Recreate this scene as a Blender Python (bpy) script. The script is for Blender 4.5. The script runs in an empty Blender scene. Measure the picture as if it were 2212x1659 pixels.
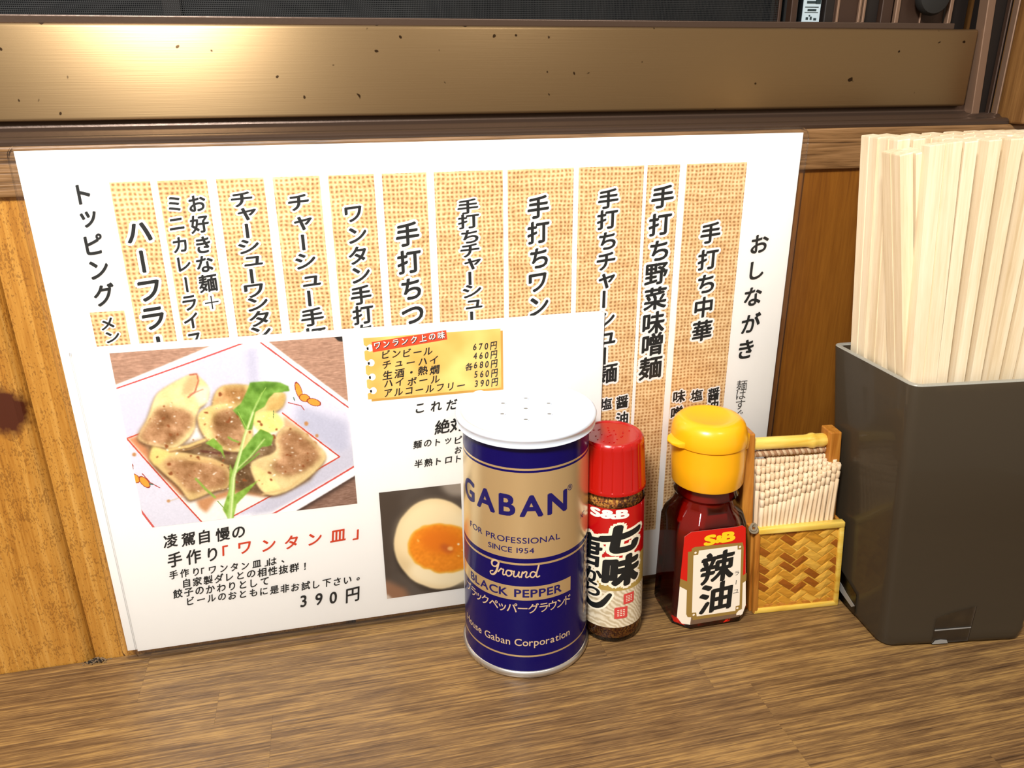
import bpy, bmesh, math, random
import numpy as np
from mathutils import Vector, Matrix
random.seed(7)
rng = np.random.default_rng(5)
SC = bpy.context.scene
COL = SC.collection
MM = 0.001

def srgb(r, g, b, a=1.0):
    f = lambda c: (c / 255 / 12.92) if c / 255 <= 0.04045 else ((c / 255 + 0.055) / 1.055) ** 2.4
    return (f(r), f(g), f(b), a)

# ------------------------------------------------------------------ camera
PITCH, YAW, ROLL = math.radians(21.6), math.radians(12.65), math.radians(-0.36)
cy, sy, cp, sp = math.cos(YAW), math.sin(YAW), math.cos(PITCH), math.sin(PITCH)
F = Vector((sy * cp, cy * cp, -sp)); R = Vector((cy, -sy, 0)); U = R.cross(F)
cr, sr = math.cos(ROLL), math.sin(ROLL)
R2 = cr * R + sr * U; U2 = -sr * R + cr * U
cam_data = bpy.data.cameras.new('camera'); cam = bpy.data.objects.new('camera', cam_data)
COL.objects.link(cam)
m3 = Matrix((R2, U2, -F)).transposed()
cam.matrix_world = Matrix.Translation((0, 0, 0.225)) @ m3.to_4x4()
cam_data.sensor_width = 36.0; cam_data.lens = 36.0 * 1690 / 2212
cam_data.clip_start = 0.01; cam_data.clip_end = 20
SC.camera = cam

# ------------------------------------------------------------------ light, world, exposure
world = bpy.data.worlds.new('room_light'); SC.world = world; world.use_nodes = True
bg = world.node_tree.nodes['Background']
bg.inputs[0].default_value = srgb(255, 232, 205); bg.inputs[1].default_value = 0.36
def lamp(name, loc, target, size, watts, color, size_y=None):
    d = bpy.data.lights.new(name, 'AREA'); d.shape = 'RECTANGLE' if size_y else 'DISK'
    d.size = size; d.energy = watts; d.color = color[:3]
    if size_y: d.size_y = size_y
    o = bpy.data.objects.new(name, d); COL.objects.link(o); o.location = loc
    o.rotation_euler = (Vector(target) - Vector(loc)).to_track_quat('-Z', 'Y').to_euler()
    return o
lamp('ceiling_lamp', (-0.14, -0.10, 0.55), (0.04, 0.28, 0.08), 0.11, 4.6, (1.0, 0.965, 0.91))
lamp('far_ceiling_lamp', (0.45, -0.70, 1.25), (0.1, 0.28, 0.08), 0.30, 2.2, (1.0, 0.94, 0.86))
SC.view_settings.view_transform = 'Standard'; SC.view_settings.look = 'None'
SC.view_settings.gamma = 1.0; SC.view_settings.use_curve_mapping = False
SC.view_settings.exposure = 0.45

# ------------------------------------------------------------------ materials
def new_mat(name):
    m = bpy.data.materials.new(name); m.use_nodes = True
    nt = m.node_tree; return m, nt, nt.nodes['Principled BSDF']
def setp(b, **k):
    names = dict(col='Base Color', rough='Roughness', metal='Metallic', trans='Transmission Weight', ior='IOR', spec='Specular IOR Level',
                 coat='Coat Weight', coatr='Coat Roughness', sss='Subsurface Weight', aniso='Anisotropic', alpha='Alpha', sheen='Sheen Weight')
    for a, v in k.items(): b.inputs[names[a]].default_value = v
def plain(name, col, rough=0.5, bump=0.0, bscale=400, vary=0.0, **k):
    m, nt, b = new_mat(name); setp(b, col=col, rough=rough, **k)
    if bump or vary:
        tc = nt.nodes.new('ShaderNodeTexCoord'); n = nt.nodes.new('ShaderNodeTexNoise')
        n.inputs['Scale'].default_value = bscale; n.inputs['Detail'].default_value = 4
        nt.links.new(tc.outputs['Object'], n.inputs['Vector'])
        if bump:
            bu = nt.nodes.new('ShaderNodeBump'); bu.inputs['Strength'].default_value = bump; bu.inputs['Distance'].default_value = 0.0003
            nt.links.new(n.outputs['Fac'], bu.inputs['Height']); nt.links.new(bu.outputs['Normal'], b.inputs['Normal'])
        if vary:
            r = nt.nodes.new('ShaderNodeValToRGB'); r.color_ramp.elements[0].position = .3; r.color_ramp.elements[1].position = .7
            r.color_ramp.elements[0].color = [c * (1 - vary) for c in col[:3]] + [1]; r.color_ramp.elements[1].color = [min(1, c * (1 + vary)) for c in col[:3]] + [1]
            nt.links.new(n.outputs['Fac'], r.inputs[0]); nt.links.new(r.outputs[0], b.inputs['Base Color'])
    return m
def wood(name, stops, along, rough=.4, bump=.3, s_long=6, s_cross=110, fine=900, spread=.6, pits=None, knots=(), coat=0.0, distort=1.2):
    """along: index of the grain axis; stops: list of (pos, colour)"""
    m, nt, b = new_mat(name); N = nt.nodes.new; L = nt.links.new
    tc = N('ShaderNodeTexCoord'); oi = N('ShaderNodeObjectInfo')
    mul = N('ShaderNodeVectorMath'); mul.operation = 'MULTIPLY_ADD'
    cmb = N('ShaderNodeCombineXYZ')
    for i in range(3): L(oi.outputs['Random'], cmb.inputs[i])
    mul.inputs[1].default_value = (3.1, 2.3, 1.7); L(cmb.outputs[0], mul.inputs[0]); L(tc.outputs['Object'], mul.inputs[2])
    def mapped(sl, sc):
        mp = N('ShaderNodeMapping'); s = [sc, sc, sc]; s[along] = sl; mp.inputs['Scale'].default_value = s
        L(mul.outputs[0], mp.inputs[0]); return mp
    n1 = N('ShaderNodeTexNoise'); n1.inputs['Scale'].default_value = 1; n1.inputs['Detail'].default_value = 5; n1.inputs['Distortion'].default_value = distort
    L(mapped(s_long, s_cross).outputs[0], n1.inputs['Vector'])
    n2 = N('ShaderNodeTexNoise'); n2.inputs['Scale'].default_value = 1; n2.inputs['Detail'].default_value = 3
    L(mapped(fine * .06, fine).outputs[0], n2.inputs['Vector'])
    n3 = N('ShaderNodeTexNoise'); n3.inputs['Scale'].default_value = 1; n3.inputs['Detail'].default_value = 3
    L(mapped(s_long * 2, s_cross * .25).outputs[0], n3.inputs['Vector'])
    def mth(op, a, c):
        q = N('ShaderNodeMath'); q.operation = op
        for i, v in enumerate((a, c)):
            if hasattr(v, 'links'): L(v, q.inputs[i])
            else: q.inputs[i].default_value = v
        return q.outputs[0]
    v = mth('ADD', mth('MULTIPLY', n1.outputs['Fac'], .5), mth('MULTIPLY', n2.outputs['Fac'], .3))
    v = mth('ADD', v, mth('MULTIPLY', n3.outputs['Fac'], .35))
    v = mth('ADD', v, mth('MULTIPLY', mth('SUBTRACT', oi.outputs['Random'], .5), .12 * spread))
    ramp = N('ShaderNodeValToRGB'); L(v, ramp.inputs[0])
    e = ramp.color_ramp.elements
    while len(e) < len(stops): e.new(.5)
    for i, (p, c) in enumerate(stops): e[i].position = p; e[i].color = c
    col = ramp.outputs[0]
    if pits:
        n4 = N('ShaderNodeTexNoise'); n4.inputs['Scale'].default_value = pits[0]; n4.inputs['Detail'].default_value = 2
        mp4 = N('ShaderNodeMapping'); s = [1, 1, 1]; s[along] = .45; mp4.inputs['Scale'].default_value = s
        L(mul.outputs[0], mp4.inputs[0]); L(mp4.outputs[0], n4.inputs['Vector'])
        n5 = N('ShaderNodeTexNoise'); n5.inputs['Scale'].default_value = pits[0] * .07; L(mul.outputs[0], n5.inputs['Vector'])
        th = mth('MULTIPLY', mth('GREATER_THAN', mth('ADD', mth('MULTIPLY', n4.outputs['Fac'], .8), mth('MULTIPLY', n5.outputs['Fac'], .35)), pits[1]), pits[3])
        mx = N('ShaderNodeMixRGB'); L(th, mx.inputs[0]); L(col, mx.inputs[1]); mx.inputs[2].default_value = pits[2]; col = mx.outputs[0]
    for (kx, ky, kz, rx, rz, c) in knots:
        sub = N('ShaderNodeVectorMath'); sub.operation = 'SUBTRACT'; L(tc.outputs['Object'], sub.inputs[0]); sub.inputs[1].default_value = (kx, ky, kz)
        dv = N('ShaderNodeVectorMath'); dv.operation = 'DIVIDE'; L(sub.outputs[0], dv.inputs[0]); dv.inputs[1].default_value = (rx, 1e3, rz)
        ln = N('ShaderNodeVectorMath'); ln.operation = 'LENGTH'; L(dv.outputs[0], ln.inputs[0])
        nn = N('ShaderNodeTexNoise'); nn.inputs['Scale'].default_value = 220; L(tc.outputs['Object'], nn.inputs['Vector'])
        d = mth('ADD', ln.outputs['Value'], mth('MULTIPLY', mth('SUBTRACT', nn.outputs['Fac'], .5), .7))
        rp = N('ShaderNodeValToRGB'); rp.color_ramp.elements[0].position = .62; rp.color_ramp.elements[0].color = (1, 1, 1, 1)
        rp.color_ramp.elements[1].position = 1.0; rp.color_ramp.elements[1].color = (0, 0, 0, 1)
        q = rp.color_ramp.elements.new(.8); q.color = (.55, .55, .55, 1)
        L(d, rp.inputs[0]); mx = N('ShaderNodeMixRGB'); L(rp.outputs[0], mx.inputs[0]); L(col, mx.inputs[1]); mx.inputs[2].default_value = c; col = mx.outputs[0]
    L(col, b.inputs['Base Color'])
    bu = N('ShaderNodeBump'); bu.inputs['Strength'].default_value = bump; bu.inputs['Distance'].default_value = 0.0006
    L(v, bu.inputs['Height']); L(bu.outputs['Normal'], b.inputs['Normal'])
    setp(b, rough=rough, coat=coat, coatr=.25)
    return m

PAPER = plain('white_paper', (.86, .86, .85, 1), .6)
INK = plain('black_ink', (.006, .008, .009, 1), .5)
INK_GREY = plain('faded_ink', (.05, .05, .05, 1), .5)
INK_RED = plain('red_ink', srgb(200, 60, 25), .5)
INK_WHITE = plain('white_ink', (.86, .86, .85, 1), .55)
INK_CREAM = plain('cream_ink', srgb(245, 236, 215), .55)
NAVY = plain('navy_lacquer', srgb(8, 3, 82), .25, coat=.12, coatr=.08, spec=.2)
NAVY_INK = plain('navy_ink', srgb(14, 10, 88), .3)
GOLD_METAL = plain('pale_gold_metal', srgb(226, 202, 154), .30, bump=.03, bscale=3000, metal=.72)
GOLD_INK = plain('pale_gold_ink', srgb(222, 196, 160), .38, metal=.35)
TIN = plain('bare_tin', (.72, .72, .71, 1), .25, metal=.95)

def vcol_mat(name, rough=.5):
    m, nt, b = new_mat(name); a = nt.nodes.new('ShaderNodeVertexColor'); a.layer_name = 'Col'
    nt.links.new(a.outputs[0], b.inputs['Base Color']); setp(b, rough=rough); return m
PHOTO = vcol_mat('printed_photo_ink', .5)

def burlap_mat():
    m, nt, b = new_mat('printed_burlap'); N = nt.nodes.new; L = nt.links.new
    tc = N('ShaderNodeTexCoord'); sep = N('ShaderNodeSeparateXYZ')
    nz = N('ShaderNodeTexNoise'); nz.inputs['Scale'].default_value = 160; nz.inputs['Detail'].default_value = 3; L(tc.outputs['Object'], nz.inputs['Vector'])
    add = N('ShaderNodeVectorMath'); add.operation = 'MULTIPLY_ADD'; L(nz.outputs['Color'], add.inputs[0]); add.inputs[1].default_value = (.0022, 0, .0016); L(tc.outputs['Object'], add.inputs[2])
    L(add.outputs[0], sep.inputs[0])
    def mth(op, a, c=0.0):
        q = N('ShaderNodeMath'); q.operation = op
        for i, v in enumerate((a, c)):
            if hasattr(v, 'links'): L(v, q.inputs[i])
            else: q.inputs[i].default_value = v
        return q.outputs[0]
    w = 2 * math.pi / .00165
    sx = mth('SINE', mth('MULTIPLY', sep.outputs['X'], w)); sz = mth('SINE', mth('MULTIPLY', sep.outputs['Z'], w * 1.05))
    hole = mth('MULTIPLY', mth('ADD', mth('MULTIPLY', sx, .5), .5), mth('ADD', mth('MULTIPLY', sz, .5), .5))
    n2 = N('ShaderNodeTexNoise'); n2.inputs['Scale'].default_value = 700; n2.inputs['Detail'].default_value = 2; L(tc.outputs['Object'], n2.inputs['Vector'])
    mp = N('ShaderNodeMapping'); mp.inputs['Scale'].default_value = (60, 60, 300); L(tc.outputs['Object'], mp.inputs[0])
    n3 = N('ShaderNodeTexNoise'); n3.inputs['Scale'].default_value = 1; L(mp.outputs[0], n3.inputs['Vector'])
    v = mth('ADD', mth('MULTIPLY', hole, .46), mth('MULTIPLY', n2.outputs['Fac'], .36)); v = mth('ADD', v, mth('MULTIPLY', n3.outputs['Fac'], .34))
    r = N('ShaderNodeValToRGB'); e = r.color_ramp.elements
    e[0].position = .26; e[0].color = srgb(238, 212, 166); e[1].position = .92; e[1].color = srgb(128, 84, 44)
    q = e.new(.46); q.color = srgb(212, 174, 122); q = e.new(.68); q.color = srgb(178, 134, 86)
    L(v, r.inputs[0]); L(r.outputs[0], b.inputs['Base Color']); setp(b, rough=.55); return m
BURLAP = burlap_mat()

def film_mat():
    m = bpy.data.materials.new('clear_laminate'); m.use_nodes = True; nt = m.node_tree; nt.nodes.clear(); N = nt.nodes.new; L = nt.links.new
    o = N('ShaderNodeOutputMaterial'); t = N('ShaderNodeBsdfTransparent'); g = N('ShaderNodeBsdfGlossy'); g.inputs['Roughness'].default_value = .12
    d = N('ShaderNodeBsdfDiffuse'); d.inputs[0].default_value = (.8, .79, .79, 1)
    lw = N('ShaderNodeFresnel'); lw.inputs[0].default_value = 1.2
    m1 = N('ShaderNodeMixShader'); m1.inputs[0].default_value = .006; L(t.outputs[0], m1.inputs[1]); L(d.outputs[0], m1.inputs[2])
    m2 = N('ShaderNodeMixShader'); L(lw.outputs[0], m2.inputs[0]); L(m1.outputs[0], m2.inputs[1]); L(g.outputs[0], m2.inputs[2]); L(m2.outputs[0], o.inputs[0])
    return m
FILM = film_mat()

# ------------------------------------------------------------------ object helpers (all lengths in mm, world frame)
ORIGIN = {}
def prop(o, label=None, cat=None, group=None, kind=None):
    if label: o['label'] = label
    if cat: o['category'] = cat
    if group: o['group'] = group
    if kind: o['kind'] = kind
    return o
def thing(name, label=None, cat=None, origin=(0, 0, 0), group=None, kind=None):
    o = bpy.data.objects.new(name, None); COL.objects.link(o); o.location = Vector(origin) * MM
    o.empty_display_size = .01; ORIGIN[o.name] = Vector(origin); return prop(o, label, cat, group, kind)
def mesh_obj(name, verts, faces, mats, parent=None, smooth=False, midx=None, label=None, cat=None, group=None, kind=None, origin=None, bevel=0, bseg=2, angle=None):
    if not isinstance(mats, (list, tuple)): mats = [mats]
    if parent is not None: og = ORIGIN[parent.name]
    else: og = Vector(origin) if origin is not None else Vector((0, 0, 0))
    me = bpy.data.meshes.new(name)
    v = (np.asarray(verts, dtype=float) - np.array(og)) * MM
    me.from_pydata(v.tolist(), [], [list(map(int, f)) for f in faces])
    for m in mats: me.materials.append(m)
    if midx is not None: me.polygons.foreach_set('material_index', list(map(int, midx)))
    if bevel:
        bm = bmesh.new(); bm.from_mesh(me)
        es = [e for e in bm.edges if len(e.link_faces) == 2 and e.calc_face_angle(0) > .5]
        bmesh.ops.bevel(bm, geom=es, offset=bevel * MM, segments=bseg, profile=.5, affect='EDGES', clamp_overlap=True)
        bm.to_mesh(me); bm.free()
    if smooth:
        me.polygons.foreach_set('use_smooth', [True] * len(me.polygons))
        me.set_sharp_from_angle(angle=angle if angle else math.radians(40))
    me.update()
    o = bpy.data.objects.new(name, me); COL.objects.link(o)
    ORIGIN[o.name] = og
    if parent is not None: o.parent = parent
    else: o.location = og * MM
    return prop(o, label, cat, group, kind)
def recalc(o):
    bm = bmesh.new(); bm.from_mesh(o.data); bmesh.ops.recalc_face_normals(bm, faces=bm.faces); bm.to_mesh(o.data); bm.free(); return o
BOXF = [(0, 3, 2, 1), (4, 5, 6, 7), (0, 1, 5, 4), (1, 2, 6, 5), (2, 3, 7, 6), (3, 0, 4, 7)]
def boxv(x0, x1, y0, y1, z0, z1): return [(x0, y0, z0), (x1, y0, z0), (x1, y1, z0), (x0, y1, z0), (x0, y0, z1), (x1, y0, z1), (x1, y1, z1), (x0, y1, z1)]
class MB:
    def __init__(s): s.v = []; s.f = []; s.m = []
    def add(s, v, f, m=0):
        n = len(s.v); s.v += [tuple(a) for a in v]; s.f += [tuple(n + i for i in q) for q in f]; s.m += [m] * len(f); return s
    def box(s, *a, m=0): return s.add(boxv(*a), BOXF, m)
    def obj(s, name, mats, parent=None, **k): return mesh_obj(name, s.v, s.f, mats, parent, midx=s.m, **k)
def loft(sections, close_bottom=True, close_top=True):
    """sections: list of equal-length rings"""
    v = [p for s in sections for p in s]; n = len(sections[0]); f = []
    for i in range(len(sections) - 1):
        for j in range(n):
            a = i * n + j; b = i * n + (j + 1) % n; f.append((a, b, b + n, a + n))
    if close_bottom: f.append(tuple(range(n))[::-1])
    if close_top: f.append(tuple((len(sections) - 1) * n + j for j in range(n)))
    return v, f
def ring(cx, cy, r, z, n=64, ph=0.0, fr=None, k=0.0):
    return [(cx - k * z + (fr(2 * math.pi * i / n) if fr else r) * math.cos(2 * math.pi * i / n + ph), cy + (fr(2 * math.pi * i / n) if fr else r) * math.sin(2 * math.pi * i / n + ph), z) for i in range(n)]
def lathe(cx, cy, prof, n=64, k=0.0, cb=True, ct=True): return loft([ring(cx, cy, r, z, n, k=k) for r, z in prof], cb, ct)
def tube(pts, rad, n=8, caps=True):
    pts = [Vector(p) for p in pts]; rads = rad if isinstance(rad, (list, tuple)) else [rad] * len(pts); secs = []
    for i, p in enumerate(pts):
        t = (pts[min(i + 1, len(pts) - 1)] - pts[max(i - 1, 0)]).normalized()
        a = t.cross(Vector((0, 0, 1)) if abs(t.z) < .9 else Vector((1, 0, 0))).normalized(); b = t.cross(a)
        secs.append([tuple(p + rads[i] * (math.cos(2 * math.pi * j / n) * a + math.sin(2 * math.pi * j / n) * b)) for j in range(n)])
    return loft(secs, caps, caps)

# ------------------------------------------------------------------ glyphs
_G = {}
def glyph(ch, off=0.0):
    key = (ch, round(off, 3))
    if key in _G: return _G[key]
    if off > 0:                       # a broad nib: the outline stamped around an ellipse
        v, f = glyph(ch, 0.0); V = [v]; Fc = list(f); rings = [(off, 12)] if off >= .05 else [(off, 6)]
        if off >= .06: rings.append((off * .5, 6))
        for r, n_ in rings:
            for i in range(n_):
                a = 2 * math.pi * i / n_; p, q = r * math.cos(a), r * (1 if off >= .05 else .62) * math.sin(a); t = .6
                Fc += [tuple(k + len(v) * len(V) for k in g) for g in f]; V.append(v + np.array([p * math.cos(t) - q * math.sin(t), p * math.sin(t) + q * math.cos(t), .0015 * len(V)]))
        _G[key] = (np.concatenate(V) if len(v) else v, Fc); return _G[key]
    c = bpy.data.curves.new('g', 'FONT'); c.body = ch; c.size = 1; c.resolution_u = 4
    o = bpy.data.objects.new('g', c); COL.objects.link(o); bpy.context.view_layer.update()
    me = bpy.data.meshes.new_from_object(o.evaluated_get(bpy.context.evaluated_depsgraph_get()))
    v = np.array([(a.co.x, a.co.y, 0.0) for a in me.vertices]) if len(me.vertices) else np.zeros((0, 3))   # third value: tiny lift of each stamped layer
    f = [tuple(p.vertices) for p in me.polygons]
    bpy.data.objects.remove(o); bpy.data.curves.remove(c); bpy.data.meshes.remove(me)
    _G[key] = (v, f); return _G[key]
def centred(ch, off, rot=False, shear=0.0, slant=0.0):
    v, f = glyph(ch, off); v = v.copy()
    if not len(v): return v, f
    base, _ = glyph(ch, 0.0); c = (base.min(0) + base.max(0)) / 2; c[2] = 0
    v -= c
    if rot: v = np.stack([v[:, 1], -v[:, 0], v[:, 2]], 1)
    v = np.stack([v[:, 0] + slant * v[:, 1], v[:, 1] + shear * v[:, 0], v[:, 2]], 1)
    return v, f
def parse(s):
    for t in s.split(' '):
        p = t.split(','); yield p[0], float(p[1]), float(p[2]), float(p[3]), float(p[4])
def letters(name, spec, yfun, mats, parent, vertical=False, weight=.022, halo=None, shear=.10, slant=0.0, lift=.15, halo_lift=.10, dx=0, dz=0):
    """glyphs laid on an upright sheet; one joined mesh of print"""
    mb = MB()
    for ch, x, z, w, h in (parse(spec) if isinstance(spec, str) else spec):
        rot = vertical and ch in 'ー'
        if halo:
            v, f = centred(ch, halo, rot, shear, slant)
            if len(v):
                X = x + dx + v[:, 0] * w; Zz = z + dz + v[:, 1] * h
                mb.add(np.stack([X, yfun(Zz) - halo_lift - v[:, 2], Zz], 1), f, 1)
        wt = weight if ch not in '＋' else .0
        v, f = centred(ch, wt, rot, shear, slant)
        if len(v):
            X = x + dx + v[:, 0] * w; Zz = z + dz + v[:, 1] * h
            mb.add(np.stack([X, yfun(Zz) - lift - v[:, 2], Zz], 1), f, 0)
    return mb.obj(name, mats, parent)
def flatpoly(pts, yfun, lift): return [(x, yfun(z) - lift, z) for x, z in pts], [tuple(range(len(pts)))]
def slice_x(V, Fc, step):
    """cut flat glyph faces into narrow upright strips so that they can follow a curved wall"""
    bm = bmesh.new(); vs = [bm.verts.new((p[0], p[1], p[2])) for p in V]
    for f in Fc:
        try: bm.faces.new([vs[i] for i in f])
        except ValueError: pass
    x0, x1 = V[:, 0].min(), V[:, 0].max(); n = int((x1 - x0) / step)
    for i in range(1, n + 1):
        bmesh.ops.bisect_plane(bm, geom=bm.verts[:] + bm.edges[:] + bm.faces[:], plane_co=(x0 + i * step, 0, 0), plane_no=(1, 0, 0))
    bm.verts.index_update(); V2 = np.array([tuple(v.co) for v in bm.verts]); F2 = [tuple(v.index for v in f.verts) for f in bm.faces]; bm.free(); return V2, F2
def text_line(txt, off=0.0, track=0.0):
    """lays out latin/kana text, returns verts (x from 0, cap units) and faces, total width"""
    x = 0; V = []; Fc = []; n = 0
    for ch in txt:
        if ch == ' ': x += .32 + track; continue
        v, f = glyph(ch, off); b, _ = glyph(ch, 0.0)
        v = v.copy(); w = b[:, 0].max() - b[:, 0].min(); v[:, 0] += x - b[:, 0].min()
        V.append(v); Fc += [tuple(i + n for i in q) for q in f]; n += len(v); x += w + .09 + track
    return np.concatenate(V), Fc, x - .09 - track
HALO = """ハ,-65.35,175.53,9.04,8.92 ー,-65.8,165.48,9.16,9.15 フ,-65.27,155.1,9.29,9.4 ラ,-65.63,145.05,9.41,9.64 ー,-65.34,134.1,9.55,9.9 お,-45.21,184.54,6.21,6.22 好,-45.47,177.5,6.27,6.34 き,-45.24,170.3,6.33,6.46 な,-45.69,163.54,6.39,6.57 麺,-45.63,156.64,6.45,6.68 ＋,-45.32,149.59,6.51,6.8 ミ,-52.62,184.58,5.65,5.93 ニ,-52.91,177.84,5.7,6.03 カ,-52.9,170.69,5.75,6.14 レ,-52.51,163.93,5.81,6.25 ー,-52.85,156.53,5.86,6.37 ラ,-52.82,149.81,5.91,6.48 イ,-53.26,143.29,5.96,6.58 ス,-53.02,136.03,6.02,6.7 チ,-30.53,185.28,8.14,5.76 ャ,-29.37,180.24,8.21,5.84 ー,-30.1,174.4,8.27,5.92 シ,-30.25,169,8.33,6 ュ,-29.33,163.73,8.39,6.09 ー,-30.53,158.23,8.44,6.17 ワ,-30.39,152.86,8.5,6.25 ン,-29.65,147.95,8.56,6.33 タ,-29.77,142.45,8.62,6.41 ン,-29.89,136.88,8.68,6.5 チ,-11.64,183.5,8.14,6.4 ャ,-10.8,176.22,8.23,6.53 ー,-11.49,169.42,8.29,6.64 シ,-11.36,162.74,8.37,6.75 ュ,-9.92,155.29,8.47,6.88 ー,-11.38,148.75,8.52,6.99 手,-10.97,141.68,8.6,7.11 打,-10.85,134.21,8.68,7.24 ワ,6.93,178.67,7.65,6.97 ン,7.83,171.12,7.74,7.11 タ,7.26,163.76,7.81,7.24 ン,7.96,156.45,7.89,7.37 手,7.38,148.81,7.96,7.51 打,7.58,141.24,8.03,7.65 ち,7.56,134.1,8.1,7.78 手,25.86,170.52,8.99,9.04 打,25.92,160.4,9.11,9.27 ち,26.14,150.01,9.23,9.51 つ,26.11,139.64,9.35,9.75 手,48.57,179.72,8.13,5.62 打,48.68,174.35,8.19,5.69 ち,49.05,168.63,8.25,5.78 チ,48.91,163.38,8.3,5.85 ャ,49.85,158.27,8.37,5.93 ー,48.62,152.68,8.41,6 シ,49.3,147.72,8.47,6.08 ュ,49.98,142.42,8.53,6.16 ー,48.91,136.89,8.58,6.24 手,75.44,178.39,8.74,8.65 打,75.49,168.95,8.85,8.85 ち,75.82,158.99,8.96,9.07 ワ,75.3,149.4,9.06,9.28 ン,75.92,139.8,9.17,9.5 手,103.14,180.44,8.57,7.65 打,103.05,172.65,8.65,7.8 ち,103.37,164.31,8.74,7.96 チ,103.11,156.23,8.82,8.12 ャ,103.74,148.33,8.91,8.27 ー,102.79,140.79,8.98,8.42 シ,103.77,132.41,9.08,8.59 ュ,104.92,124.18,9.18,8.76 ー,103.94,116.64,9.25,8.9 麺,105.26,108.78,9.34,9.07 手,125.37,180.34,9.67,8.92 打,125,169.79,9.78,9.15 ち,125.27,159.33,9.91,9.38 野,124.62,149.87,10.01,9.59 菜,124.84,139.73,10.13,9.82 味,124.8,129.37,10.25,10.06 噌,124.77,120.05,10.36,10.27 麺,124.53,109.68,10.47,10.51 手,146.9,165.3,9.01,8.58 打,146.76,154.61,9.12,8.79 ち,146.8,144.47,9.23,9.01 中,146.55,134.53,9.33,9.21 華,146.82,124.33,9.44,9.43 醤,154.73,94.79,5.8,6.16 油,154.78,89.25,5.83,6.23 塩,146.8,95.1,5.74,5.75 味,138.69,95.25,6.04,6.09 噌,138.07,87.7,6.09,6.19 醤,112.59,95.28,5.84,6 油,112.93,87.72,5.89,6.1 塩,105.44,95.09,5.43,5.61 メ,-80.94,144.19,5.45,5.03 ン,-80.06,139.31,5.5,5.09"""
PLAIN = """ト,-80.19,188.92,7.02,7.5 ッ,-80.15,180.65,7.1,7.67 ピ,-80.12,172.2,7.18,7.84 ン,-80.08,163.54,7.27,8.01 グ,-80.04,154.68,7.35,8.2 お,169.24,159.85,8.72,8.57 し,169.19,148.88,8.83,8.79 な,168.7,137.67,8.93,9.02 が,169.1,126.11,9.05,9.26 き,168.13,114.36,9.15,9.5"""
THIN = """麺,167.91,97.68,5.31,5.23 は,168.01,93.24,5.33,5.28 す,168.14,88.56,5.36,5.33 ぐ,168.19,83.66,5.39,5.39"""
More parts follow.
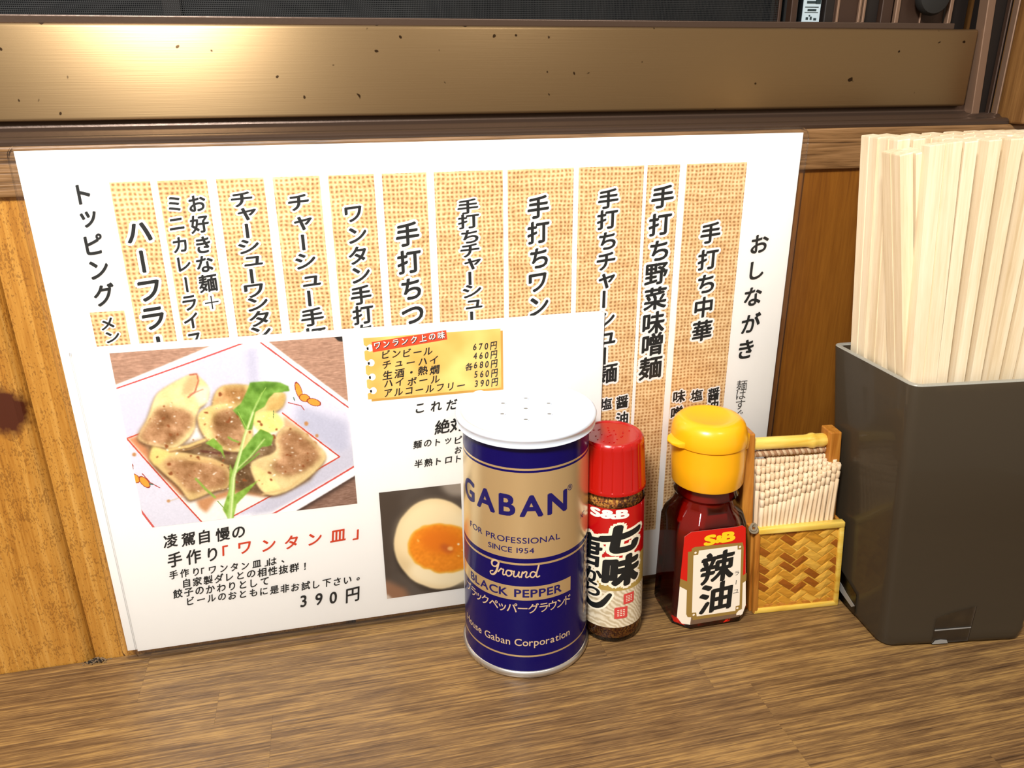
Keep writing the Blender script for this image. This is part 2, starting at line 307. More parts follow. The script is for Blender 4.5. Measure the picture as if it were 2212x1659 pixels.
CARD_BLACK = """ビ,14.98,125.16,3.72,3.65 ン,19,125.14,3.74,3.66 ビ,23.05,125.12,3.76,3.67 ー,27.11,125.1,3.78,3.68 ル,31.21,125.09,3.8,3.69 チ,15,120.97,3.73,3.68 ュ,19.7,120.96,3.76,3.7 ー,24.24,121.05,3.78,3.71 ハ,28.99,121.05,3.81,3.72 イ,33.29,121.29,3.83,3.73 生,15.03,116.69,3.98,3.96 酒,19.65,117.01,4,3.97 ・,24.29,117,4.03,3.99 熱,28.81,117.33,4.06,4 燗,33.42,117.21,4.08,4.01 ハ,15.18,113.14,3.77,3.75 イ,19.44,113.36,3.79,3.76 ボ,24.38,113.11,3.82,3.78 ー,28.81,113.32,3.84,3.79 ル,33.56,113.21,3.87,3.8 ア,14.81,109.19,3.6,3.79 ル,18.87,109.26,3.62,3.8 コ,22.95,109.32,3.64,3.81 ー,27.05,109.39,3.66,3.82 ル,31.17,109.46,3.68,3.83 フ,35.31,109.52,3.7,3.84 リ,39.48,109.59,3.72,3.85 ー,43.67,109.66,3.75,3.85 6,49.68,125.35,2.89,3.73 7,52.02,125.32,2.9,3.74 0,54.29,125.3,2.91,3.74 円,57.2,125.3,2.92,3.75 4,49.73,121.56,2.9,3.77 6,52.08,121.53,2.91,3.77 0,54.33,121.5,2.92,3.78 円,57.25,121.5,2.93,3.78 6,49.78,117.74,2.91,3.8 8,52.14,117.7,2.92,3.81 0,54.36,117.67,2.93,3.81 円,57.3,117.67,2.94,3.82 5,49.83,113.81,2.93,3.83 6,52.21,113.76,2.94,3.84 0,54.4,113.73,2.95,3.85 円,57.35,113.71,2.96,3.85 3,49.89,109.87,2.94,3.87 9,52.27,109.82,2.95,3.88 0,54.44,109.79,2.96,3.88 円,57.4,109.77,2.97,3.89 各,47.12,117.32,3.14,3.3 こ,26.87,101.49,4.67,5.07 れ,33.46,101.8,4.71,5.09 だ,39.65,101.74,4.75,5.11 絶,35.53,92.59,6.37,6.52 対,41.73,92.8,6.43,6.54 麺,25.1,85.77,3.55,3.71 の,29.24,85.81,3.57,3.72 ト,33.4,85.84,3.59,3.73 ッ,37.58,85.88,3.62,3.74 ピ,41.79,85.91,3.64,3.75 お,41.64,81.36,3.25,3.57 半,25.05,77.07,3.59,3.79 熟,29.16,77.13,3.61,3.8 ト,33.3,77.2,3.63,3.81 ロ,37.45,77.27,3.65,3.82 ト,41.63,77.33,3.67,3.83 凌,-73.76,54.97,5.52,6.29 駕,-67.23,54.84,5.57,6.32 自,-61.15,55.06,5.62,6.35 慢,-54.16,55.16,5.68,6.37 の,-48.15,55.13,5.73,6.4 手,-73.53,46.22,5.8,6.98 作,-66.4,46.54,5.86,7.01 り,-59.26,46.58,5.92,7.04 手,-75.05,39.31,3.49,4.07 作,-70.89,39.51,3.51,4.08 り,-66.53,39.38,3.54,4.09 「,-63.97,39.44,3.55,4.1 ワ,-60.27,39.25,3.57,4.11 ン,-55.81,39.41,3.59,4.12 タ,-51.82,39.36,3.61,4.13 ン,-47.57,39.27,3.64,4.14 皿,-43.04,39.44,3.66,4.15 」,-39.34,39.15,3.68,4.16 は,-36.79,39.63,3.69,4.17 、,-32.77,39,3.72,4.18 自,-70.82,34.73,3.72,4.23 家,-66.7,34.78,3.74,4.25 製,-62.56,34.83,3.76,4.26 ダ,-58.39,34.89,3.78,4.27 レ,-54.21,34.94,3.81,4.28 と,-50,34.99,3.83,4.29 の,-45.78,35.04,3.85,4.3 相,-41.52,35.09,3.88,4.31 性,-37.25,35.14,3.9,4.32 抜,-32.95,35.19,3.92,4.33 群,-28.64,35.25,3.95,4.35 ！,-24.29,35.3,3.97,4.36 餃,-74.83,30.25,3.71,4.38 子,-70.67,30.28,3.73,4.39 の,-66.5,30.32,3.76,4.4 か,-62.3,30.35,3.78,4.42 わ,-58.08,30.39,3.8,4.43 り,-53.84,30.42,3.83,4.44 と,-49.57,30.46,3.85,4.45 し,-45.29,30.5,3.88,4.46 て,-40.97,30.53,3.9,4.47 ビ,-70.58,25.97,3.57,4.2 ー,-66.54,25.95,3.59,4.21 ル,-62.47,25.94,3.61,4.22 の,-58.39,25.92,3.63,4.23 お,-54.28,25.9,3.66,4.24 と,-50.15,25.88,3.68,4.26 も,-46,25.87,3.7,4.27 に,-41.83,25.85,3.72,4.28 是,-37.63,25.83,3.75,4.29 非,-33.41,25.82,3.77,4.3 お,-29.18,25.8,3.79,4.31 試,-24.91,25.78,3.81,4.32 し,-20.63,25.76,3.84,4.34 下,-16.32,25.75,3.86,4.35 さ,-11.99,25.73,3.89,4.36 い,-7.64,25.71,3.91,4.37 。,-3.26,25.69,3.93,4.38 3,-26.6,18.28,6.41,7.96 9,-20.24,18.24,6.47,7.99 0,-14.31,17.97,6.52,8.02 円,-6.16,18.01,6.6,8.06"""
CARD_WHITE = """ワ,11.9,129,2.87,3.06 ン,15.39,129.32,2.88,3.06 ラ,18.89,129.63,2.9,3.07 ン,22.4,129.95,2.91,3.07 ク,25.93,130.27,2.92,3.08 上,29.48,130.59,2.94,3.08 の,33.04,130.91,2.95,3.09 味,36.61,131.23,2.97,3.09"""
CARD_RED = """「,-54.26,47.53,6.19,6.77 ワ,-46.75,47.71,6.26,6.8 ン,-37.32,47.55,6.34,6.84 タ,-28.46,47.67,6.42,6.88 ン,-19.02,47.72,6.51,6.92 皿,-9.7,47.98,6.6,6.96 」,-2.58,47.35,6.67,7"""
# ================================================================== STRUCTURE
PINE = [(.36, srgb(112, 66, 16)), (.50, srgb(164, 110, 38)), (.62, srgb(182, 130, 54)), (.78, srgb(200, 152, 78))]
PINE_SHADED = [(.36, srgb(96, 54, 12)), (.50, srgb(116, 70, 17)), (.62, srgb(128, 80, 22)), (.78, srgb(138, 90, 28))]
M_PLANK = wood('pine_plank', PINE, 2, .42, .25, 4, 300, 1300, .5, pits=(1900, .65, srgb(92, 50, 12), .45))
M_PLANK_KNOT = wood('knotty_pine_plank', PINE, 2, .42, .25, 4, 300, 1300, .5, pits=(1900, .645, srgb(92, 50, 12), .45),
                    knots=((-.121, .292, .113, .0085, .011, srgb(70, 28, 12)),))
M_PLANK_SHADED = wood('shaded_pine_plank', PINE_SHADED, 2, .42, .2, 4, 120, 1100, .5)  # same pine, lamp falloff towards the right painted into the colour
M_RAIL = wood('dark_oak_rail', [(.38, srgb(34, 20, 8)), (.47, srgb(78, 52, 26)), (.56, srgb(116, 84, 50)), (.75, srgb(146, 110, 72))], 0, .45, .9, 14, 620, 1200, .2)
M_STAVE = wood('stained_counter_wood', [(.36, srgb(62, 44, 28)), (.47, srgb(90, 66, 42)), (.57, srgb(116, 88, 55)), (.70, srgb(156, 122, 72))], 0, .34, .9, 18, 1150, 2600, .45, coat=.12, distort=.4)
M_POST = wood('brown_jamb_wood', [(.36, srgb(62, 38, 16)), (.55, srgb(104, 70, 34)), (.8, srgb(136, 98, 54))], 2, .45, .5, 9, 420, 1000, .3)
M_DARK = plain('dark_backing', (.012, .010, .009, 1), .8)

# --- wall of vertical pine boards
wall = thing('wall_back', origin=(0, 292, 0), kind='structure')
def plank(x0, x1, mat):
    # left edge square, right edge eased into the joint
    prof = [(x0, 0), (x1 - 6.0, 0), (x1 - 4.2, .9), (x1 - 2.2, 3.2), (x1 - 1.0, 5.4), (x1 - .9, 9), (x0, 9)]
    v = [(x, 292 + y, z) for z in (-14, 192) for x, y in prof]; n = len(prof)
    f = [(i, (i + 1) % n, (i + 1) % n + n, i + n) for i in range(n)] + [tuple(range(n))[::-1], tuple(range(n, 2 * n))]
    return mesh_obj('plank', v, f, mat, wall)
for i, x0 in enumerate((-324, -218, -112, -6, 100, 232, 338)):
    recalc(plank(x0, (-218, -112, -6, 100, 232, 338, 444)[i], M_PLANK_KNOT if i == 1 else M_PLANK_SHADED if i >= 4 else M_PLANK))
mesh_obj('backing', boxv(-330, 420, 301.3, 306, -14, 192), BOXF, M_DARK, wall)

# --- counter: one worktop built of finger-jointed staves
counter = thing('worktop', 'brown stained wooden counter top of jointed staves, under all the table things', 'counter', (0, 150, 0))
mesh_obj('core', boxv(-330, 420, -90, 291.5, -22, -3.2), BOXF, M_DARK, counter, label='dark underside of the counter')
rows = [(262.2, 291.6, (-210, -90.5, 60, 176)), (244.0, 262.2, (-250, -60, 95, 240)), (218.5, 244.0, (-180, -38.9, 130, 290)), (193, 218.5, (-235, -70, 145, 330)),
        (168, 193, (-200, 20, 145.3, 300)), (143, 168, (-160, 60, 210)), (118, 143, (-250, -90, 90, 260)), (93, 118, (-200, 10, 180)), (60, 93, (-150, 80, 250)), (20, 60, (-200, 0, 200)),
        (-30, 20, (-120, 120)), (-90, -30, (-200, 60, 240))]
for y0, y1, cuts in rows:
    xs = (-330,) + cuts + (420,)
    for a, b_ in zip(xs[:-1], xs[1:]):
        g = .02
        mesh_obj('stave', boxv(a + g, b_ - g, y0 + g, y1 - g, -3.2, random.uniform(-.02, 0)), BOXF, M_STAVE, counter)

# --- wooden rail under the window
tr = mesh_obj('trim_1', boxv(-330, 420, 290.1, 300, 188.4, 204.4), BOXF, M_RAIL, bevel=.8, bseg=2, kind='structure', origin=(0, 295, 188))
# --- wooden jamb at the right
mesh_obj('trim_2', boxv(279.4, 330, 284, 340, 204.5, 420), BOXF, M_POST, bevel=.8, kind='structure', origin=(300, 300, 204.5))

# --- window
def metal_mat():
    m, nt, b = new_mat('brushed_bronze_aluminium'); N = nt.nodes.new; L = nt.links.new
    tc = N('ShaderNodeTexCoord'); mp = N('ShaderNodeMapping'); mp.inputs['Scale'].default_value = (30, 30, 2600); L(tc.outputs['Object'], mp.inputs[0])
    n = N('ShaderNodeTexNoise'); n.inputs['Scale'].default_value = 1; n.inputs['Detail'].default_value = 4; L(mp.outputs[0], n.inputs['Vector'])
    bu = N('ShaderNodeBump'); bu.inputs['Strength'].default_value = .3; bu.inputs['Distance'].default_value = .0001; L(n.outputs['Fac'], bu.inputs['Height']); L(bu.outputs[0], b.inputs['Normal'])
    sp_ = N('ShaderNodeTexNoise'); sp_.inputs['Scale'].default_value = 260; sp_.inputs['Detail'].default_value = 1; L(tc.outputs['Object'], sp_.inputs['Vector'])
    r = N('ShaderNodeValToRGB'); r.color_ramp.elements[0].position = .735; r.color_ramp.elements[0].color = srgb(150, 126, 92); r.color_ramp.elements[1].position = .76; r.color_ramp.elements[1].color = srgb(60, 44, 28)
    L(sp_.outputs['Fac'], r.inputs[0]); L(r.outputs[0], b.inputs['Base Color'])
    setp(b, rough=.40, metal=.92, aniso=.8); t = N('ShaderNodeTangent'); t.direction_type = 'UV_MAP'; t.uv_map = 'UVMap'; L(t.outputs[0], b.inputs['Tangent'])
    return m
M_BAR = metal_mat()
M_SILL = plain('dark_bronze_sill', srgb(78, 62, 52), .3, bump=.15, bscale=500, metal=.5)
M_FRAME = plain('dark_brown_frame', srgb(56, 38, 28), .5, metal=.3)
M_FRAME_D = plain('blackish_frame', srgb(22, 15, 12), .55, metal=.2)
M_FRAME_L = plain('worn_bright_edge', srgb(124, 98, 80), .4, metal=.4)
win = thing('window_1', origin=(60, 300, 204.4), kind='structure')
bar = mesh_obj('bottom_rail', boxv(-330, 264.6, 300, 309, 211.4, 241.0), BOXF, M_BAR, win, bevel=1.1, bseg=3, label='wide bronze aluminium bottom rail of the sliding sash', smooth=True, angle=math.radians(60))
uv = bar.data.uv_layers.new(name='UVMap')
for lp in bar.data.loops:
    c = bar.data.vertices[lp.vertex_index].co; uv.data[lp.index].uv = (c.z * 3, c.x * 3)
# lip above the bar, sloping slightly forward of the mesh
mesh_obj('glazing_lip', [(-330, 302, 240.9), (254, 302, 240.9), (254, 302, 243.3), (-330, 302, 243.9), (-330, 308, 240.9), (254, 308, 240.9), (254, 308, 243.3), (-330, 308, 243.9)],
         [(0, 1, 2, 3), (5, 4, 7, 6), (3, 2, 6, 7), (0, 4, 5, 1), (1, 5, 6, 2), (4, 0, 3, 7)], M_SILL, win, bevel=.4)
# sill: rounded nose, hollow and a step up under the bar
prof = [(290.6, 204.4), (290.4, 205.6), (291.2, 206.5), (292.4, 206.9), (294.5, 206.9), (295.5, 207.3), (296.4, 208.2), (301.5, 208.7), (302.5, 209.3), (303.6, 213), (312, 213), (312, 204.4)]
n = len(prof); v = [(x, y, z) for x in (-330, 279.2) for y, z in prof]
f = [(i, (i + 1) % n, (i + 1) % n + n, i + n) for i in range(n)] + [tuple(range(n)), tuple(range(n, 2 * n))[::-1]]
recalc(mesh_obj('sill', v, f, M_SILL, win, smooth=True, label='dusty dark metal window sill'))
# uprights at the right end, seen side by side (x0, x1, y, material)
def stile(nm, x0, x1, y, z0, mat, lean=0.0, d=4, **k):
    v = boxv(x0, x1, y, y + d, z0, 330); v = [(x - lean * (z - 245), yy, z) for x, yy, z in v]
    return mesh_obj(nm, v, BOXF, mat, win, bevel=.25, bseg=1, **k)
stile('stile', 175.9, 177.2, 305.4, 243, M_FRAME); stile('stile', 180.9, 183.6, 304.6, 243, M_FRAME)
stile('stile', 196.0, 199.8, 305.2, 243, M_FRAME_D)
stile('stile', 200.3, 213.6, 306.2, 243, M_FRAME); stile('bead', 210.9, 212.0, 304.9, 243, M_FRAME_L, d=1.4); stile('bead', 212.7, 213.8, 304.7, 243, M_FRAME_L, d=1.6)
stile('bead', 201.4, 202.4, 305.2, 243, M_FRAME_L, d=1.2, label='thin worn bead')
stile('stile', 213.9, 222.8, 309.5, 243, M_FRAME_D); stile('stile', 222.9, 227.8, 307.2, 243, M_FRAME); stile('bead', 228.1, 229.9, 305.4, 243, M_FRAME_L, d=2)
stile('stile', 230.0, 252.3, 307.6, 243, M_FRAME); stile('bead', 240.8, 241.4, 306.8, 243, M_FRAME_L, d=1); stile('bead', 252.5, 254.2, 304.9, 243, M_FRAME_L, d=2.4)
stile('jamb_channel', 254.4, 265.8, 310.6, 209, M_FRAME_D)
stile('jamb_edge', 264.9, 268.6, 298.3, 207.6, M_FRAME_L, lean=.06, d=5, label='pale brown upright edge beside the bronze rail')
stile('jamb', 268.7, 279.2, 301, 208.4, M_FRAME_D, d=10); stile('bead', 275.8, 276.6, 298.8, 208, M_FRAME, d=2.2); stile('bead', 278.0, 278.8, 296.8, 208, M_FRAME_L, d=3)
# insect screen of woven threads
mb = MB(); 
for i in range(560):
    x = -160 + i * .60; mb.box(x, x + .13, 306.1, 306.25, 240, 300)
for i in range(64):
    z = 242 + i * .62; mb.box(-165, 176, 305.95, 306.1, z, z + .13)
mb.obj('insect_screen', plain('screen_thread', srgb(22, 24, 26), .6), win, kind='stuff')
gm, nt, b = new_mat('night_glass'); setp(b, col=(.01, .012, .014, 1), rough=.04, ior=1.45)
mesh_obj('pane', boxv(-330, 200, 311.5, 313, 243, 330), BOXF, gm, win, label='dark glass pane with night behind')
mesh_obj('pane', boxv(200, 254, 313.6, 315, 243, 330), BOXF, gm, win)
mesh_obj('meeting_stile', boxv(-50, -44, 308.5, 311.0, 243, 330), BOXF, M_FRAME_D, win, bevel=.3)
# round black rubber stop hanging in front of the uprights
v, f = lathe(0, 0, [(3.2, 0), (6.0, .4), (7.4, 1.6), (7.6, 3.2), (6.8, 4.6), (4, 5.2)], 32)
v = [(242.6 + x, 306.4 - z, 253.6 + y) for x, y, z in v]
recalc(mesh_obj('stop', v, f, plain('black_rubber', (.006, .006, .006, 1), .6), win, smooth=True, label='round black rubber stop at the top edge of the view'))
# pale sticker on the far stile
st = mesh_obj('sticker', boxv(187.2, 194.8, 306.8, 307.1, 243.2, 292), BOXF, plain('pale_sticker', srgb(168, 186, 196), .6), win, label='pale blue sticker with small dark print')
mb = MB()
for z, x0, x1, h in ((248.8, 188, 193.9, .25), (246.9, 188, 193.9, .2), (250.2, 188.6, 192.6, .9), (247.5, 189.2, 193, .7), (251.6, 188.6, 194, .25), (253.1, 190.4, 194.2, 1.1), (244.4, 188.8, 189.8, .9), (244.4, 190.6, 191.4, 1.1), (244.2, 192.2, 193.4, .8), (245.6, 190, 190.6, .5)):
    mb.box(x0, x1, 306.66, 306.8, z, z + h)
mb.box(192.4, 194.6, 306.66, 306.8, 250.1, 252.6)
mb.obj('sticker_print', plain('dark_green_print', srgb(20, 40, 44), .6), st)
# night outside
mesh_obj('night_backdrop', boxv(-600, 700, 420, 430, 100, 700), BOXF, M_DARK, kind='structure', origin=(0, 425, 100))  # added dark backdrop for the night, keeps the world light out
mesh_obj('wall_above_window', boxv(-600, 700, 300, 420, 331, 700), BOXF, M_POST, kind='structure', origin=(0, 360, 331))
mesh_obj('wall_left_return', boxv(-420, -331, 284, 340, -14, 700), BOXF, M_POST, kind='structure', origin=(-375, 300, -14))

# --- grit gathered in the joint at the foot of the wall
mb = MB()
for _ in range(240):
    x = random.gauss(-111.5, 1.7); y = 291.3 - abs(random.gauss(0, .8)); s = random.uniform(.12, .42); z = random.uniform(0, 1.6) * max(0, 1 - abs(x + 111.5) / 4)
    a = boxv(-s, s, -s * .7, s * .7, 0, s); t = random.uniform(0, 3)
    mb.add([(x + p * math.cos(t) - q * math.sin(t), y + p * math.sin(t) + q * math.cos(t), z + r_) for p, q, r_ in a], BOXF, random.choice((0, 0, 1)))
mb.obj('grit', [plain('grey_grit', srgb(120, 100, 76), .9), plain('black_grit', srgb(26, 20, 14), .9)], label='little heap of grey grit in the joint between wall boards and counter', cat='grit', kind='stuff', origin=(-111.5, 291, 0))
# ================================================================== LAMINATED MENU
ym = lambda z: 287.9 + .0068 * z
def sheet(name, x0, x1, z0, z1, yf, th, mat, parent, r=0.0, **k):
    pts = [(x0, z0), (x1, z0), (x1, z1), (x0, z1)]
    if r:
        pts = []
        for (cx_, cz_, a0) in ((x1 - r, z0 + r, -90), (x1 - r, z1 - r, 0), (x0 + r, z1 - r, 90), (x0 + r, z0 + r, 180)):
            for i in range(6): a = math.radians(a0 + 18 * i); pts.append((cx_ + r * math.cos(a), cz_ + r * math.sin(a)))
    n = len(pts); v = [(x, yf(z) , z) for x, z in pts] + [(x, yf(z) + th, z) for x, z in pts]
    f = [tuple(range(n)), tuple(range(n, 2 * n))[::-1]] + [((i + 1) % n, i, i + n, (i + 1) % n + n) for i in range(n)]
    return recalc(mesh_obj(name, v, f, mat, parent, **k))
menu = thing('laminated_menu', 'large white laminated menu sheet with burlap columns, standing against the wall behind everything', 'menu', (42, 288, 0))
sheet('paper', -98.2, 183.1, 5.2, 203.0, ym, .25, PAPER, menu)
sheet('laminate', -100.4, 185.7, 1.2, 205.0, lambda z: ym(z) - .32, .9, FILM, menu, r=4, label='clear plastic laminate film')
X = [(-71.8, -59.1), (-56.9, -41.1), (-38.1, -22.5), (-19.5, -3.7), (-.8, 15.1), (17.9, 33.8), (36.5, 61.9), (63.7, 89.1), (91.1, 117.1), (118.5, 131.8), (134.6, 160.0)]
for a, c in X:
    v, f = flatpoly([(a, 30), (c, 30), (c, 192.4), (a, 192.4)], ym, .05); mesh_obj('burlap_strip', v, f, BURLAP, menu)
v, f = flatpoly([(-85.9, 30), (-74.7, 30), (-74.7, 148.6), (-85.9, 148.6)], ym, .05); mesh_obj('burlap_strip', v, f, BURLAP, menu, label='short burlap strip')
o = letters('item_lettering', HALO, ym, [INK, INK_WHITE], menu, True, weight=.036, halo=.13); o['label'] = 'black brush lettering outlined in white'
o = letters('heading_lettering', PLAIN, ym, [INK], menu, True, weight=.032); o['label'] = 'black brush lettering on the white margins'
o = letters('note_lettering', THIN, ym, [INK_GREY], menu, True, weight=.0, shear=0.0); o['label'] = 'small plain grey lettering'

# ================================================================== FRONT CARD WITH PHOTOS
yc = lambda z: 286.9 + .0068 * z
card = thing('dish_card', 'smaller white laminated card with dumpling and egg photos, in front of the big menu', 'card', (4, 287, 0))
sheet('paper', -94.2, 103.0, 5.0, 136.3, yc, .25, PAPER, card)
sheet('laminate', -94.9, 103.2, 1.2, 136.6, lambda z: yc(z) - .3, .75, FILM, card, r=2.5, label='clear plastic laminate film')

# ---- printed pictures: fine coloured grids
def inpoly(X_, Y_, poly):
    ins = np.zeros(X_.shape, bool); n = len(poly)
    for i in range(n):
        x1, y1 = poly[i]; x2, y2 = poly[(i + 1) % n]
        if y1 == y2: continue
        c = ((y1 > Y_) != (y2 > Y_)) & (X_ < (x2 - x1) * (Y_ - y1) / (y2 - y1) + x1); ins ^= c
    return ins
def blur(a, k):
    if k < 1: return a
    for _ in range(2):
        for ax in (0, 1):
            p = np.pad(a, [(k, k) if i == ax else (0, 0) for i in range(a.ndim)], mode='edge')
            c = np.cumsum(p, axis=ax); c = np.concatenate([np.zeros_like(np.take(c, [0], axis=ax)), c], axis=ax); n_ = a.shape[ax]; w = 2 * k + 1
            a = (np.take(c, range(w, w + n_), axis=ax) - np.take(c, range(0, n_), axis=ax)) / w
    return a
def smooth_poly(p, it=2):
    p = [tuple(map(float, q)) for q in p]
    for _ in range(it):
        q = []
        for i in range(len(p)):
            a, b_ = p[i], p[(i + 1) % len(p)]
            q += [(a[0] * .75 + b_[0] * .25, a[1] * .75 + b_[1] * .25), (a[0] * .25 + b_[0] * .75, a[1] * .25 + b_[1] * .75)]
        p = q
    return p
def seg(X_, Y_, pts, w, taper=False):
    d = np.full(X_.shape, 1e9)
    for i in range(len(pts) - 1):
        (x1, y1), (x2, y2) = pts[i], pts[i + 1]; L2 = (x2 - x1) ** 2 + (y2 - y1) ** 2 + 1e-9
        t = np.clip(((X_ - x1) * (x2 - x1) + (Y_ - y1) * (y2 - y1)) / L2, 0, 1)
        dd = np.hypot(X_ - x1 - t * (x2 - x1), Y_ - y1 - t * (y2 - y1))
        if taper: ww = w * (1 - (i + t) / (len(pts) - 1) * .75); dd = dd * w / ww
        d = np.minimum(d, dd)
    return d < w / 2
class Art:
    def __init__(s, nx, ny, corners):
        u, v_ = np.meshgrid(np.linspace(0, 1, nx), np.linspace(0, 1, ny))
        tl, tr_, br, bl = [np.array(c, float) for c in corners]
        P_ = (1 - u)[..., None] * (1 - v_)[..., None] * tl + u[..., None] * (1 - v_)[..., None] * tr_ + u[..., None] * v_[..., None] * br + (1 - u)[..., None] * v_[..., None] * bl
        s.X, s.Y, s.nx, s.ny = P_[..., 0], P_[..., 1], nx, ny; s.img = np.zeros((ny, nx, 3)); s.px = abs(br[0] - bl[0]) / nx
    def noise(s, k, ky=None):
        a = rng.normal(size=(s.ny, s.nx)); ky = k if ky is None else ky
        for _ in range(2):
            for ax, kk in ((1, k), (0, ky)):
                if kk < 1: continue
                p = np.pad(a, [(kk, kk) if i == ax else (0, 0) for i in range(2)], mode='reflect'); c = np.cumsum(p, axis=ax)
                c = np.concatenate([np.zeros_like(np.take(c, [0], axis=ax)), c], axis=ax); n_ = a.shape[ax]; w = 2 * kk + 1
                a = (np.take(c, range(w, w + n_), axis=ax) - np.take(c, range(0, n_), axis=ax)) / w
        return (a - a.mean()) / a.std()
    def put(s, mask, col, soft=0, vary=None):
        mk = blur(mask.astype(float), soft) if soft else mask.astype(float)
        c = np.array(col, float)[None, None, :] * np.ones((s.ny, s.nx, 1))
        if vary is not None: c = c + vary[..., None]
        s.img = s.img * (1 - mk[..., None]) + c * mk[..., None]
    def poly(s, p, col, soft=0, vary=None, sm=0): s.put(inpoly(s.X, s.Y, smooth_poly(p, sm) if sm else p), col, soft, vary)
    def line(s, pts, w, col, soft=0, taper=False): s.put(seg(s.X, s.Y, pts, w, taper), col, soft)
    def build(s, name, x0, x1, z0, z1, yf, lift, parent, label):
        nx, ny = s.nx, s.ny; xs = np.linspace(x0, x1, nx); zs = np.linspace(z1, z0, ny); XX, ZZ = np.meshgrid(xs, zs)
        V = np.stack([XX, yf(ZZ) - lift, ZZ], -1).reshape(-1, 3)
        idx = np.arange(nx * ny).reshape(ny, nx); Fq = np.stack([idx[:-1, :-1], idx[1:, :-1], idx[1:, 1:], idx[:-1, 1:]], -1).reshape(-1, 4)
        me = bpy.data.meshes.new(name); V = (V - np.array(ORIGIN[parent.name])) * MM
        me.vertices.add(len(V)); me.vertices.foreach_set('co', V.ravel()); me.loops.add(Fq.size); me.loops.foreach_set('vertex_index', Fq.ravel().astype(np.int32))
        me.polygons.add(len(Fq)); me.polygons.foreach_set('loop_start', np.arange(0, Fq.size, 4, dtype=np.int32)); me.update(calc_edges=True)
        c = np.clip(s.img, 0, 255) / 255; c = np.where(c <= .04045, c / 12.92, ((c + .055) / 1.055) ** 2.4)
        at = me.color_attributes.new('Col', 'FLOAT_COLOR', 'POINT'); at.data.foreach_set('color', np.concatenate([c, np.ones((ny, nx, 1))], -1).reshape(-1).astype(np.float32))
        me.materials.append(PHOTO); o = bpy.data.objects.new(name, me); COL.objects.link(o); o.parent = parent; ORIGIN[o.name] = ORIGIN[parent.name]; o['label'] = label; return o

A = Art(520, 455, [(122, 298), (1862, 153), (1977, 1397), (406, 1605)])
X_, Y_ = A.X, A.Y
gr = A.noise(14, 1); gr2 = A.noise(3, 1)
wv = np.sin((Y_ + X_ * .12) * .05 + gr * 2.5) * 9 + gr2 * 5
A.img[:] = np.array([176, 138, 116]); A.img += wv[..., None] * np.array([1, .9, .85])
A.put((X_ > 1500) & (Y_ > 900), (140, 108, 92), 6, wv)                                  # shaded wood lower right
A.poly([(1790, 150), (1880, 145), (1880, 190), (1830, 185)], (30, 24, 22), 1)
# plate
plate = [(60, 560), (930, 205), (1060, 150), (1200, 140), (1290, 200), (1930, 630), (1990, 1150), (1540, 1440), (1400, 1530), (300, 1700), (0, 1000)]
A.put(inpoly(X_, Y_ - 28, plate), (70, 50, 42), 5)
A.poly(plate, (240, 240, 246), 1)
A.poly([(110, 600), (930, 262), (1200, 235), (1900, 700), (1930, 1080), (1350, 1440), (470, 1640), (100, 1000)], (206, 206, 224), 4)
A.poly([(1185, 250), (1900, 700), (1930, 1060), (1840, 1030), (1400, 700), (1190, 520)], (214, 214, 230), 5)
A.poly([(1120, 250), (1200, 245), (1215, 520), (1150, 500)], (190, 190, 210), 8)
A.poly([(1500, 640), (1900, 760), (1930, 1050), (1835, 1010), (1500, 800)], (186, 188, 208), 10)
A.poly([(1420, 1250), (1950, 930), (1950, 1100), (1330, 1470), (1150, 1500)], (196, 196, 212), 6)
A.poly([(1330, 1470), (1945, 1100), (1960, 1170), (1500, 1450)], (236, 236, 242), 1)
A.poly([(120, 900), (260, 905), (820, 1560), (470, 1620), (360, 1450), (200, 1100)], (214, 214, 228), 3)
A.poly([(360, 1440), (480, 1620), (300, 1640)], (248, 248, 250), 1)
A.poly([(255, 905), (345, 865), (1400, 705), (1835, 1028), (1035, 1510), (815, 1560)], (238, 234, 230), 2)
A.line([(165, 545), (1090, 215)], 11, (196, 78, 74)); A.line([(1228, 205), (1905, 655)], 11, (190, 76, 72)); A.line([(1950, 1102), (1330, 1488)], 13, (200, 76, 66))
A.line([(368, 1458), (468, 1600)], 15, (200, 84, 78)); A.line([(345, 868), (255, 905), (815, 1560)], 11, (196, 70, 50)); A.line([(1395, 705), (1837, 1028), (1035, 1508)], 11, (196, 70, 50))
# sauce
A.poly([(265, 905), (350, 880), (480, 960), (700, 1360), (640, 1330)], (206, 140, 96), 3)
A.poly([(1400, 720), (1560, 840), (1690, 960), (1600, 940), (1400, 860)], (226, 176, 138), 4)
A.poly([(760, 1380), (1060, 1270), (1300, 1330), (1260, 1350), (1080, 1320), (900, 1380), (840, 1480), (790, 1440)], (196, 142, 96), 4)
for x, y, r in ((1578, 780, 16), (1660, 870, 13), (1580, 870, 18), (1640, 930, 20), (310, 1025, 14), (565, 1385, 12), (1540, 890, 10)): A.put(np.hypot(X_ - x, Y_ - y) < r, (188, 134, 84), 1)
n_a, n_b, n_c = A.noise(12), A.noise(4), A.noise(1)
lump = n_a * 14 + n_b * 7 + n_c * 3
A.poly([(350, 900), (560, 980), (820, 900), (1340, 880), (1700, 1060), (1600, 1220), (1300, 1340), (1000, 1290), (760, 1360), (520, 1180)], (120, 92, 60), 6, lump)
def dumpling(p, cream, brownp, col=(172, 128, 88)):
    A.put(inpoly(X_ + 6, Y_ - 14, smooth_poly(p)), (96, 66, 40), 4)
    A.poly(p, cream, 2, lump * .35 + 0, 2)
    A.poly(brownp, col, 7, lump, 1)
